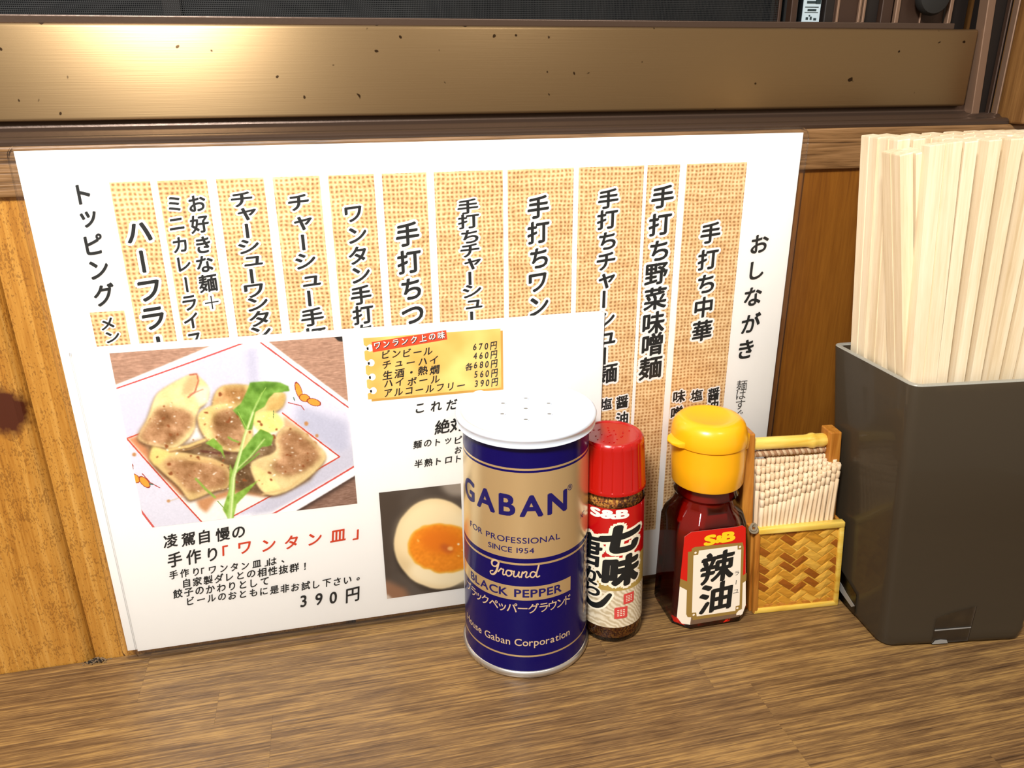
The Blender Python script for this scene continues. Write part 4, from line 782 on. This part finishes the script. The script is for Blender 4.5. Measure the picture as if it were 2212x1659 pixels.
def bshape(i, top=66.5, n=72):
    g = lambda x0, x1, y0, y1, ch, z, **k: octa(x0 + i, x1 - i, y0 + i, y1 - i, ch, z, n, **k)
    return [g(130.5, 163.2, 254.4, 281.6, 6, 0 + i), g(129.0, 164.8, 252.9, 283.0, 6, 1.0 + i), g(128.7, 165.1, 252.5, 283.3, 6, 2.6 + i), g(129.6, 163.4, 252.9, 282.7, 6, 26), g(130.3, 162.0, 253.4, 282.0, 6, 47),
            g(131.2, 161.2, 254.2, 281.2, 6.5, 51.5 - i * .3), g(133.6, 159.6, 256.4, 279.4, 7, 55.5 - i * .4, blend=.15, r=14 - i), g(135, 158, 258, 278, 8, 59 - i * .5, blend=.6, r=13.4 - i), g(135, 158, 258, 278, 8, 61 - i * .5, blend=1, r=13.6 - i), g(135, 158, 258, 278, 8, 63, blend=1, r=13.0 - i), g(135, 158, 258, 278, 8, top, blend=1, r=12.0 - i)]
v, f = loft(bshape(0, 70)); mesh_obj('glass', v, f, shadow_glass('bottle_glass', (.94, .86, .84, 1), 1.5, .02), bottle, smooth=True, label='faceted clear glass', angle=math.radians(22))
OIL, nt, b = new_mat('dark_red_oil'); setp(b, col=srgb(168, 16, 4), rough=.10, trans=.55, ior=1.30)
v, f = loft(bshape(1.6, 66)); mesh_obj('oil', v, f, OIL, bottle, smooth=True, label='dark red chilli oil', angle=math.radians(30))
CAP_Y = plain('yellow_plastic', srgb(250, 176, 18), .30, coat=.25, coatr=.12, sss=.08)
v, f = lathe(BXc, BYc, [(13.6, 65.9), (14.7, 66.0), (15.0, 66.6), (15.1, 75), (15.0, 83.9), (13.5, 84.2)], 80, k=BK); mesh_obj('cap_base', v, f, CAP_Y, bottle, smooth=True)
v, f = lathe(BXc, BYc, [(13.8, 84.3), (15.5, 84.4), (15.65, 85.0), (15.45, 87.5), (15.1, 90.2), (14.2, 92.6), (12.6, 94.2), (11, 94.8), (9.6, 94.9), (8.2, 94.5), (.2, 94.3)], 80, k=BK)
flip = mesh_obj('cap_lid', v, f, CAP_Y, bottle, smooth=True, label='domed yellow flip lid', angle=math.radians(60))
def wedge(ang, r0, r1, hw, z0, z1, zt0, zt1):
    a = math.radians(ang); ux, uy = math.cos(a), math.sin(a); nx_, ny_ = -uy, ux; out = []
    for r, w, za, zb_ in ((r0, hw, z0, z1), (r0 + (r1 - r0) * .6, hw * .8, (z0 + zt0) / 2, (z1 + zt1) / 2), (r1, hw * .35, zt0, zt1)):
        out.append([(BXc - BK * 85 + ux * r + nx_ * s_ * w, BYc + uy * r + ny_ * s_ * w, z) for s_, z in ((-1, za), (1, za), (1, zb_), (-1, zb_))])
    return loft(out)
v, f = wedge(187, 14.5, 18.6, 5.6, 84.5, 87.2, 85.2, 86.2); recalc(mesh_obj('thumb_tab', v, f, CAP_Y, flip, smooth=True, bevel=.4))
v, f = wedge(-4, 14.0, 17.6, 5.0, 80.0, 88.5, 80.5, 85.2); recalc(mesh_obj('hinge', v, f, CAP_Y, flip, smooth=True, bevel=.4))
v, f = wedge(-4, 14.0, 16.2, 5.4, 67.5, 80.0, 68.0, 79.5); recalc(mesh_obj('hinge_rib', v, f, CAP_Y, flip, bevel=.4))
yb = lambda z: 252.62 + .012 * z - .12
LABR = plain('label_scarlet', srgb(206, 22, 14), .35, coat=.2); LGOLD = plain('label_old_gold', srgb(160, 130, 66), .4, metal=.2); LCREAM = plain('label_cream', srgb(244, 234, 218), .4)
label_pts = [(128.9, 48.2), (131.8, 50.0), (152.6, 49.6), (154.6, 50.0), (156.3, 48.6), (160.6, 9.1), (159.5, 4.6), (157.8, 3.4), (135.2, 3.2), (131.0, 4.6), (128.4, 8.4)]
def lp(name, pts, mat, lift, **k):
    v = [(x, yb(z) - lift, z) for x, z in pts]; return recalc(mesh_obj(name, v, [tuple(range(len(pts)))], mat, bottle, **k))
lp('label', label_pts, LCREAM, .0, label='shaped paper label, white at the foot and red at the top')
lp('label_red_field', [(128.9, 48.2), (131.8, 50.0), (152.6, 49.6), (154.6, 50.0), (156.3, 48.6), (158.9, 24), (132, 24.5), (128.5, 27.6)], LABR, .05)
lp('label_gold_band', [(128.5, 28.0), (131.9, 25.9), (157.5, 24.8), (159.1, 26.0), (159.4, 22.0), (157, 20.5), (132.2, 21.5), (128.4, 24.2)], LGOLD, .08)
lp('label_gold_band', [(131.0, 40.7), (132.6, 40.7), (132.6, 42.0), (134.0, 42.6), (155.6, 41.6), (156.4, 39.0), (158.9, 7.4), (157.4, 6.9), (156.3, 5.4), (135.9, 5.6), (135.4, 7.2), (133.4, 7.6), (132.6, 9.3)], LGOLD, .10, label='gold frame of the label')
lp('label_panel', [(133.6, 38.6), (135.7, 38.6), (135.9, 40.6), (153.4, 40.4), (153.6, 38.4), (155.3, 38.2), (157.5, 9.6), (155.7, 9.4), (155.8, 7.0), (137.6, 7.3), (137.2, 9.4), (135.2, 9.6)], LCREAM, .14)
for x, z in ((134.4, 39.8), (154.6, 39.6), (156.6, 8.3), (136.1, 8.4)):
    n0 = 12; recalc(mesh_obj('label_stud', [(x + .55 * math.cos(6.283 * i / n0), yb(z) - .16, z + .55 * math.sin(6.283 * i / n0)) for i in range(n0)], [tuple(range(n0))], LCREAM, bottle))
def blet(name, spec, mat, lift, shear, wt): 
    mb = MB()
    for ch, x, z, w, h in spec:
        v, f = centred(ch, wt, False, shear); b_, _ = glyph(ch, 0); e = b_.max(0) - b_.min(0)
        Zz = z + v[:, 1] / e[1] * h; mb.add(np.stack([x + v[:, 0] / e[0] * w, yb(Zz) - lift - v[:, 2], Zz], 1), f)
    return mb.obj(name, mat, bottle)
blet('lettering', [('辣', 145.1, 31.2, 14.6, 14.8), ('油', 145.6, 15.9, 14.4, 14.4)], INK, .20, .10, .040)['label'] = 'bold black characters'
blet('small_lettering', [('ラ', 154.5, 26.6, 2.0, 2.2), ('l', 154.6, 22.0, .3, 2.2), ('ユ', 155.0, 17.3, 2.6, 1.8)], INK_GREY, .20, .0, .0)
blet('logo_lettering', [('S', 140.5, 45.0, 4.2, 4.4), ('&', 144.6, 44.9, 3.0, 3.2), ('B', 148.8, 45.4, 5.0, 4.3)], plain('label_yellow', srgb(250, 206, 30), .4), .20, .05, .06)['label'] = 'yellow logo letters'
# ================================================================== TOOTHPICK HOLDER
HX, HY, HA, HK = 167.4, 256.9, math.radians(-4.4), .088
def H(u, w, z): return (HX + u * math.cos(HA) - w * math.sin(HA) - HK * z, HY + u * math.sin(HA) + w * math.cos(HA), z)
def hbox(u0, u1, w0, w1, z0, z1): return [H(*p) for p in boxv(u0, u1, w0, w1, z0, z1)]
BAMB = wood('golden_bamboo', [(.36, srgb(150, 96, 22)), (.5, srgb(192, 138, 42)), (.64, srgb(214, 168, 66)), (.8, srgb(230, 192, 96))], 0, .38, .2, 30, 400, 900, .8)
BAMB_Y = wood('yellow_bamboo', [(.36, srgb(190, 140, 40)), (.5, srgb(216, 178, 70)), (.7, srgb(236, 208, 110))], 0, .3, .12, 20, 200, 700, .3, coat=.2)
BROWNW = wood('brown_side_board', [(.36, srgb(120, 68, 16)), (.5, srgb(164, 100, 30)), (.7, srgb(190, 128, 50))], 2, .42, .2, 20, 300, 900, .3)
SLIV = [wood('bamboo_strip_%s' % n_, [(.36, tuple(c * .72 for c in srgb(*k_)[:3]) + (1,)), (.55, srgb(*k_)), (.8, tuple(min(1, c * 1.25) for c in srgb(*k_)[:3]) + (1,))], 0, .4, .25, 60, 500, 900, .6) for n_, k_ in (('pale', (206, 158, 62)), ('amber', (186, 130, 40)), ('brown', (140, 78, 18)))]
holder = thing('toothpick_holder', 'woven bamboo toothpick holder with a rod handle between the oil bottle and dark box', 'holder', (HX, HY, 0))
W = 40.6
mesh_obj('front_board', hbox(1.6, W - 1.6, .9, 1.9, 1.5, 43), BOXF, BAMB, holder)
mesh_obj('back_board', hbox(1.6, W - 1.6, 13.4, 14.6, 1.5, 43), BOXF, BROWNW, holder, bevel=.2)
mesh_obj('base_board', hbox(0, W, .5, 14.6, 0.0, 4.0), BOXF, BROWNW, holder, bevel=.3)
mesh_obj('side_board', hbox(-1.2, 1.4, 1.6, 14.6, 0.1, 43.6), BOXF, BROWNW, holder, bevel=.4)
mesh_obj('side_board', hbox(W - 1.4, W, 1.6, 14.6, 0.1, 43.6), BOXF, BROWNW, holder, bevel=.4)
mesh_obj('post', hbox(-3.4, 1.6, 6.2, 14.4, 38, 86.5), BOXF, BROWNW, holder, bevel=.5)
mesh_obj('post', hbox(35.0, 40.0, 6.2, 14.4, 38, 84.5), BOXF, BROWNW, holder, bevel=.5)
mesh_obj('frame_strip', hbox(1.2, W + .2, -.8, 2.4, 41.6, 44.6), BOXF, BAMB_Y, holder, bevel=.7, bseg=3, smooth=True, label='yellow bamboo edging along the top')
mesh_obj('frame_strip', hbox(0, W, -.6, 1.4, 0.0, 2.4), BOXF, BAMB_Y, holder, bevel=.6, smooth=True)
mesh_obj('frame_strip', hbox(-.3, 2.2, -.6, 1.6, 0.3, 42.6), BOXF, BROWNW, holder, bevel=.6, smooth=True)
mesh_obj('frame_strip', hbox(W - 2.2, W + .1, -.6, 1.6, 0.3, 43.6), BOXF, BAMB_Y, holder, bevel=.6, smooth=True)
def clip(poly, x0, x1, z0, z1):
    for ax, lim, sgn in ((0, x0, 1), (0, x1, -1), (1, z0, 1), (1, z1, -1)):
        out = []
        for i in range(len(poly)):
            a, b_ = poly[i], poly[(i + 1) % len(poly)]; da, db = (a[ax] - lim) * sgn, (b_[ax] - lim) * sgn
            if da >= 0: out.append(a)
            if (da >= 0) != (db >= 0): t = da / (da - db); out.append(tuple(a[k] + (b_[k] - a[k]) * t for k in range(len(a))))
        poly = out
        if len(poly) < 3: return []
    return poly
random.seed(11)
th = math.radians(38); A_ = (math.cos(th), math.sin(th)); B_ = (-math.cos(th), math.sin(th)); d_ = 3.75
for i in range(-14, 18):
    for j in range(-14, 18):
        kind_ = (i - j) % 4
        if kind_ == 0: ni, nj = 2, 1
        elif kind_ == 3: ni, nj = 1, 2
        else: continue
        g = .10
        cs = [(i + g, j + g), (i + ni - g, j + g), (i + ni - g, j + nj - g), (i + g, j + nj - g)]
        base = [(20 + (a * A_[0] + b_ * B_[0]) * d_ , 8 + (a * A_[1] + b_ * B_[1]) * d_ * 1.0) for a, b_ in cs]
        # bow: the float stands proud in its middle
        along = (A_ if ni == 2 else B_)
        cxm = sum(p[0] for p in base) / 4; czm = sum(p[1] for p in base) / 4
        poly = clip(base, 1.9, W - 1.9, 2.0, 42.0)
        if len(poly) < 3: continue
        ar = abs(sum(poly[q][0] * poly[(q + 1) % len(poly)][1] - poly[(q + 1) % len(poly)][0] * poly[q][1] for q in range(len(poly)))) / 2
        if ar < 1.0: continue
        def hgt(p): s_ = ((p[0] - cxm) * along[0] + (p[1] - czm) * along[1]) / d_; return .55 - .38 * min(1, s_ * s_)
        n = len(poly); cx2 = sum(p[0] for p in poly) / n; cz2 = sum(p[1] for p in poly) / n
        top = [H(p[0], .9 - hgt(p), p[1]) for p in poly]; bot = [H(p[0], 1.0, p[1]) for p in poly]; cen = [H(cx2, .9 - hgt((cx2, cz2)), cz2)]
        v = top + bot + cen; f = [(2 * n, (q + 1) % n, q) for q in range(n)] + [(q, (q + 1) % n, (q + 1) % n + n, q + n) for q in range(n)]
        recalc(mesh_obj('woven_strip', v, f, random.choices(SLIV, (4, 4, 1) if ni == 2 else (1, 3, 3))[0], holder))
# handle rod
ps = []; rs = []
for i in range(30):
    u = 1.0 + 34.2 * i / 29; ps.append(H(u, 10.6, 79.8 - .015 * u)); rs.append(2.7 + .65 * math.exp(-((u - 28.5) / 1.2) ** 2) + .25 * (u > 29) - (.5 if i == 29 else 0))
v, f = tube(ps, rs, 20); rod = mesh_obj('handle_rod', v, f, BAMB_Y, holder, smooth=True, label='yellow bamboo rod handle with a node', angle=math.radians(60))
rm = plain('jute_cord_pale', srgb(190, 164, 132), .8, bump=.4, bscale=2000); rd = plain('jute_cord_brown', srgb(150, 112, 80), .8)
for kk, mt in ((0, rm), (1, rd)):
    pts = [H(1.4 + 34 * i / 150, 10.4 + .75 * math.cos(i * .52 + kk * math.pi), 75.0 + .75 * math.sin(i * .52 + kk * math.pi)) for i in range(151)]
    v, f = tube(pts, .85, 7); mesh_obj('cord', v, f, mt, holder, smooth=True)
kn = plain('grey_string', srgb(128, 116, 96), .8)
for r0, zz, ph in ((1.7, 44.6, 0), (1.5, 45.6, .6)):
    pts = [H(-1.0 + r0 * math.cos(t), -.2 + 1.1 * math.sin(t + ph), zz + 1.1 * math.sin(t)) for t in np.linspace(0, 6.2, 16)]
    v, f = tube(pts, .55, 7); mesh_obj('string_knot', v, f, kn, holder, smooth=True)
ORD = ['leftmost'] + [w_ + ' from the left' for w_ in 'second third fourth fifth sixth seventh eighth ninth tenth eleventh twelfth thirteenth fourteenth fifteenth sixteenth seventeenth'.split()]
# ---- toothpicks
PICK = wood('toothpick_wood', [(.36, srgb(200, 168, 130)), (.55, srgb(226, 202, 168)), (.75, srgb(240, 222, 194))], 2, .45, .1, 30, 300, 900, .8)
prof_p = [(.12, 0), (.5, 4), (1.0, 10), (1.05, 52), (1.05, 56.8), (.78, 57.1), (.78, 57.5), (1.05, 57.8), (1.05, 60.6), (.8, 60.9), (.8, 61.3), (1.05, 61.6), (1.05, 63.8), (.9, 64.0)]
pv, pf = loft([[(r * math.cos(6.2832 * j / 8), r * math.sin(6.2832 * j / 8), z) for j in range(8)] for r, z in prof_p])
pm = bpy.data.meshes.new('toothpick'); pm.from_pydata([(a * MM, b_ * MM, c * MM) for a, b_, c in pv], [], pf); pm.materials.append(PICK)
pm.polygons.foreach_set('use_smooth', [True] * len(pm.polygons)); pm.set_sharp_from_angle(angle=math.radians(45))
random.seed(5)
pick0 = bpy.data.objects.new('toothpick', pm); first = True
for rw in range(5):
    for c_ in range(17):
        ut = 2.6 + c_ * 2.14 + (1.0 if rw % 2 else 0) + random.uniform(-.15, .15); fr = 1 - rw / 4; lf = 1 - c_ / 16
        if ut > 38.6: continue
        zt = 72.5 - 10.5 * fr ** .9 * lf ** .8 - 1.5 * fr + random.uniform(-.5, .5)
        wt_ = 2.7 + rw * 1.9 - 1.1 * fr * lf; ub = 2.4 + (ut - 2.6) * .90 - 4.0 * math.sin(math.pi * min(1, (ut - 2.6) / 34)) ; wb = 3.0 + rw * 1.85
        T = Vector(H(ut + .7, wt_, zt)); Bm = Vector(H(max(2.4, ub), wb, 4.5))
        dr = (T - Bm).normalized(); o = pick0 if first else pick0.copy(); first = False; COL.objects.link(o)
        o.rotation_mode = 'QUATERNION'; o.rotation_quaternion = Vector((0, 0, 1)).rotation_difference(dr); o.location = (T - dr * 64) * MM
        prop(o, 'pale round wooden toothpick in the woven holder, %s row, %s' % (('front', 'second', 'third', 'fourth', 'back')[rw], ORD[c_]), 'toothpick', 'toothpicks in the woven holder')

# ================================================================== CHOPSTICK BOX
def roundpoly(P_, r, n=5):
    out = []; m = len(P_)
    for i in range(m):
        a, b_, c = Vector(P_[i - 1]), Vector(P_[i]), Vector(P_[(i + 1) % m]); d1 = (a - b_).normalized(); d2 = (c - b_).normalized()
        for k in range(n + 1): t = k / n; p0 = b_ + d1 * r; p2 = b_ + d2 * r; out.append(tuple(p0 * (1 - t) ** 2 + b_ * 2 * t * (1 - t) + p2 * t * t))
    return out
def inset(P_, d):
    out = []; m = len(P_)
    for i in range(m):
        a, b_, c = Vector(P_[i - 1]), Vector(P_[i]), Vector(P_[(i + 1) % m]); e1 = (b_ - a).normalized(); e2 = (c - b_).normalized(); n1 = Vector((-e1.y, e1.x)); n2 = Vector((-e2.y, e2.x))
        bis = (n1 + n2); bis = bis / bis.dot(n1); out.append(tuple(b_ + bis * d))
    return out
BB = [(208.4, 223.9), (270.8, 214.3), (272.5, 259.0), (211.0, 266.5)]     # foot, anticlockwise from the near left corner
BT = [(198.2, 222.9), (270.5, 215.4), (273.0, 266.0), (198.4, 273.2)]
BZ = 119.8
def bsec(t, d, r, z): P_ = [(a[0] + (b_[0] - a[0]) * t, a[1] + (b_[1] - a[1]) * t) for a, b_ in zip(BB, BT)]; return [(x, y, z) for x, y in roundpoly(inset(P_, d), r)]
box_ = thing('chopstick_box', 'tall smoky dark plastic box at the right holding wooden chopsticks', 'container', (240, 244, 0))
SMOKE, nt, b = new_mat('smoky_plastic'); setp(b, col=srgb(82, 72, 58), rough=.3, trans=.5, ior=1.2, coat=.15)
RIMM = plain('scuffed_rim', srgb(150, 150, 142), .35, bump=.5, bscale=900)
S = [bsec(0, 2.2, 6, 0.0), bsec(0, .3, 6.5, 1.2), bsec(0, 0, 7, 3.0), bsec(.03, .1, 5, 6.0), bsec(.05, .35, 4.5, 6.8), bsec(.5, .2, 4, 62), bsec(.99, 0, 4, BZ - .4), bsec(1, .3, 4, BZ), bsec(1, 1.9, 3.2, BZ), bsec(.99, 2.1, 3, BZ - .5), bsec(.5, 2.4, 2.5, 62), bsec(.05, 2.6, 2.5, 6.0), bsec(.03, 3.4, 2.5, 4.4)]
v, f = loft(S); n_s = len(S[0]); mi = []
for i in range(len(S) - 1): mi += [1 if i in (6, 7, 8) else 0] * n_s
mi += [0, 0]
recalc(mesh_obj('shell', v, f, [SMOKE, RIMM], box_, smooth=True, midx=mi, angle=math.radians(50), label='translucent smoky shell with worn rim'))
TAPE = shadow_glass('clear_tape', (.72, .73, .74, 1), 1.35, .2); TAPE_W = plain('blistered_tape', srgb(140, 140, 138), .35)
def onfront(s_, z):   # point on the front face
    t = z / BZ; a = Vector(BB[0]).lerp(Vector(BT[0]), t); c = Vector(BB[1]).lerp(Vector(BT[1]), t); p = a.lerp(c, s_); return (p.x, p.y, z)
def onleft(s_, z):
    t = z / BZ; a = Vector(BB[0]).lerp(Vector(BT[0]), t); c = Vector(BB[3]).lerp(Vector(BT[3]), t); p = a.lerp(c, s_); return (p.x, p.y, z)
def tape(name, P_, fn, off, mat, label):
    v = [(fn(s_, z)[0] + off[0], fn(s_, z)[1] + off[1], z) for s_, z in P_] + [(fn(s_, z)[0] + off[0] * .2, fn(s_, z)[1] + off[1] * .2, z) for s_, z in P_]; n = len(P_)
    return recalc(mesh_obj(name, v, [tuple(range(n)), tuple(range(n, 2 * n))[::-1]] + [((q + 1) % n, q, q + n, (q + 1) % n + n) for q in range(n)], mat, box_, label=label))
tape('tape', [(.34, 1.5), (.59, 1.8), (.60, 19.5), (.52, 18.0), (.44, 16.8), (.345, 14.2)], onfront, (.03, -.3), TAPE, 'strip of clear tape on the front foot')
tape('tape_blister', [(.345, 1.2), (.36, 2.9), (.40, 3.3), (.44, 2.9), (.45, 1.3)], onfront, (.03, -.45), TAPE_W, 'pale blister at the foot of the tape')
tape('tape_crease', [(.345, 8.0), (.59, 8.6), (.59, 9.1), (.345, 8.6)], onfront, (.03, -.42), TAPE_W, 'pale crease in the tape')
tape('tape', [(.46, 2.0), (.98, 2.0), (.98, 21), (.46, 13)], onleft, (-.3, .0), TAPE, 'clear tape on the left foot')
tape('tape_blister', [(.47, 6.5), (.62, 8.6), (.80, 12.0), (.95, 13.2), (.95, 9.0), (.72, 6.0), (.52, 4.4)], onleft, (-.45, 0), TAPE_W, 'whitish peeling tape on the left foot')

# ================================================================== CHOPSTICKS
STICKM = wood('aspen_chopstick', [(.30, srgb(204, 180, 140)), (.48, srgb(224, 204, 168)), (.62, srgb(236, 219, 188)), (.8, srgb(244, 232, 206))], 2, .55, .12, 5, 420, 1500, .9, distort=.3)
def stick_mesh(L_, w=11.2, t=4.5):
    hw, ht, g = w / 2, t / 2, .38
    def sec(z, s_=1.0, top=False):
        P_ = [(-hw, -ht), (-g, -ht), (0, -ht + 1.0), (g, -ht), (hw, -ht), (hw, ht), (g, ht), (0, ht - 1.0), (-g, ht), (-hw, ht)]
        return [(x * s_, y * s_, z) for x, y in P_]
    v, f = loft([sec(0, .82), sec(L_ - .4, 1), sec(L_, .97)]); return v, f
sv, sf = stick_mesh(200)
sm_ = bpy.data.meshes.new('chopstick_pair'); sm_.from_pydata([(a * MM, b_ * MM, c * MM) for a, b_, c in sv], [], sf); sm_.materials.append(STICKM)
stick0 = bpy.data.objects.new('chopstick_pair', sm_); sfirst = True
def stick(bx_, by_, tx, ty, yaw, label, group=None, zt=None, zb=4.6):
    global sfirst
    Bm = Vector((bx_, by_, zb)); T = Vector((tx, ty, zt if zt else 203)); dr = (T - Bm).normalized(); o = stick0 if sfirst else stick0.copy(); sfirst = False; COL.objects.link(o)
    o.rotation_mode = 'QUATERNION'; from mathutils import Quaternion
    o.rotation_quaternion = Vector((0, 0, 1)).rotation_difference(dr) @ Quaternion((0, 0, 1), yaw); o.location = Bm * MM
    return prop(o, label, 'chopsticks', group)
random.seed(21)
EX = Vector((.9953, -.1)); EYB = Vector((.06, .998)); OB = Vector((212.6, 227.6)); OT = Vector((190.2, 228.6))
def place(s_, t_, dx=0.0, dy=0.0):
    b_ = OB + EX * s_ + EYB * t_; lean = 9.0 - 6.5 * min(1, s_ / 30)          # tops stray to the left, less and less towards the right
    q = OB + EX * (s_ * 1.05 - lean - 9.5 + 7.6 * min(1, s_ / 34)) + Vector((.035, 1.0)) * (t_ + 1.0); return b_.x, b_.y, q.x + dx, q.y + dy
GP = 'chopstick pairs in the smoky box'
# front left corner: a broad pair, two strays behind it, then edge-on columns
def put(sb, t, lean, yaw, label, zt=203.0, dy=0.0):
    b_ = OB + EX * sb + EYB * t; stick(b_.x, b_.y, b_.x - lean, b_.y + .8 + dy, math.radians(yaw), label, GP, zt=zt)
put(5.6, 1.6, 22.0, -6, 'pale wooden chopstick pair turned broad side out at the near left corner of the box', 203.6)
put(15.4, 10.6, 42.5, 83, 'pale wooden chopstick pair straying furthest to the left behind the broad front one', 200.5)
put(19.6, 10.8, 41.0, 83, 'pale stray chopstick pair just right of the furthest left one', 201.6)
for rw, t in enumerate((22.4, 34.2)):
    for i, s_ in enumerate((3.0, 7.9)):
        put(s_, t, 22.3 - i * .8, 84 + random.uniform(-1, 1), 'pale chopstick pair in the left column of the box, %s row from the back, %s' % (('second', 'first')[rw], ('outer', 'inner')[i]), 203.4 + random.uniform(-.6, .4))
for rw, t in enumerate((5.8, 17.8, 29.8)):
    for i in range(11):
        s_ = 12.2 + i * 4.9; lean = 5.5 + 13.0 * max(0, 1 - i / 3.6); rn = 1 if i else 0
        put(s_, t, lean + random.uniform(-.4, .4) * rn, 84 + random.uniform(-2, 2), 'pale chopstick pair set edge outwards in the %s row, %s' % (('front', 'middle', 'back')[rw], ORD[i]), 203 + random.uniform(-.7, .9))
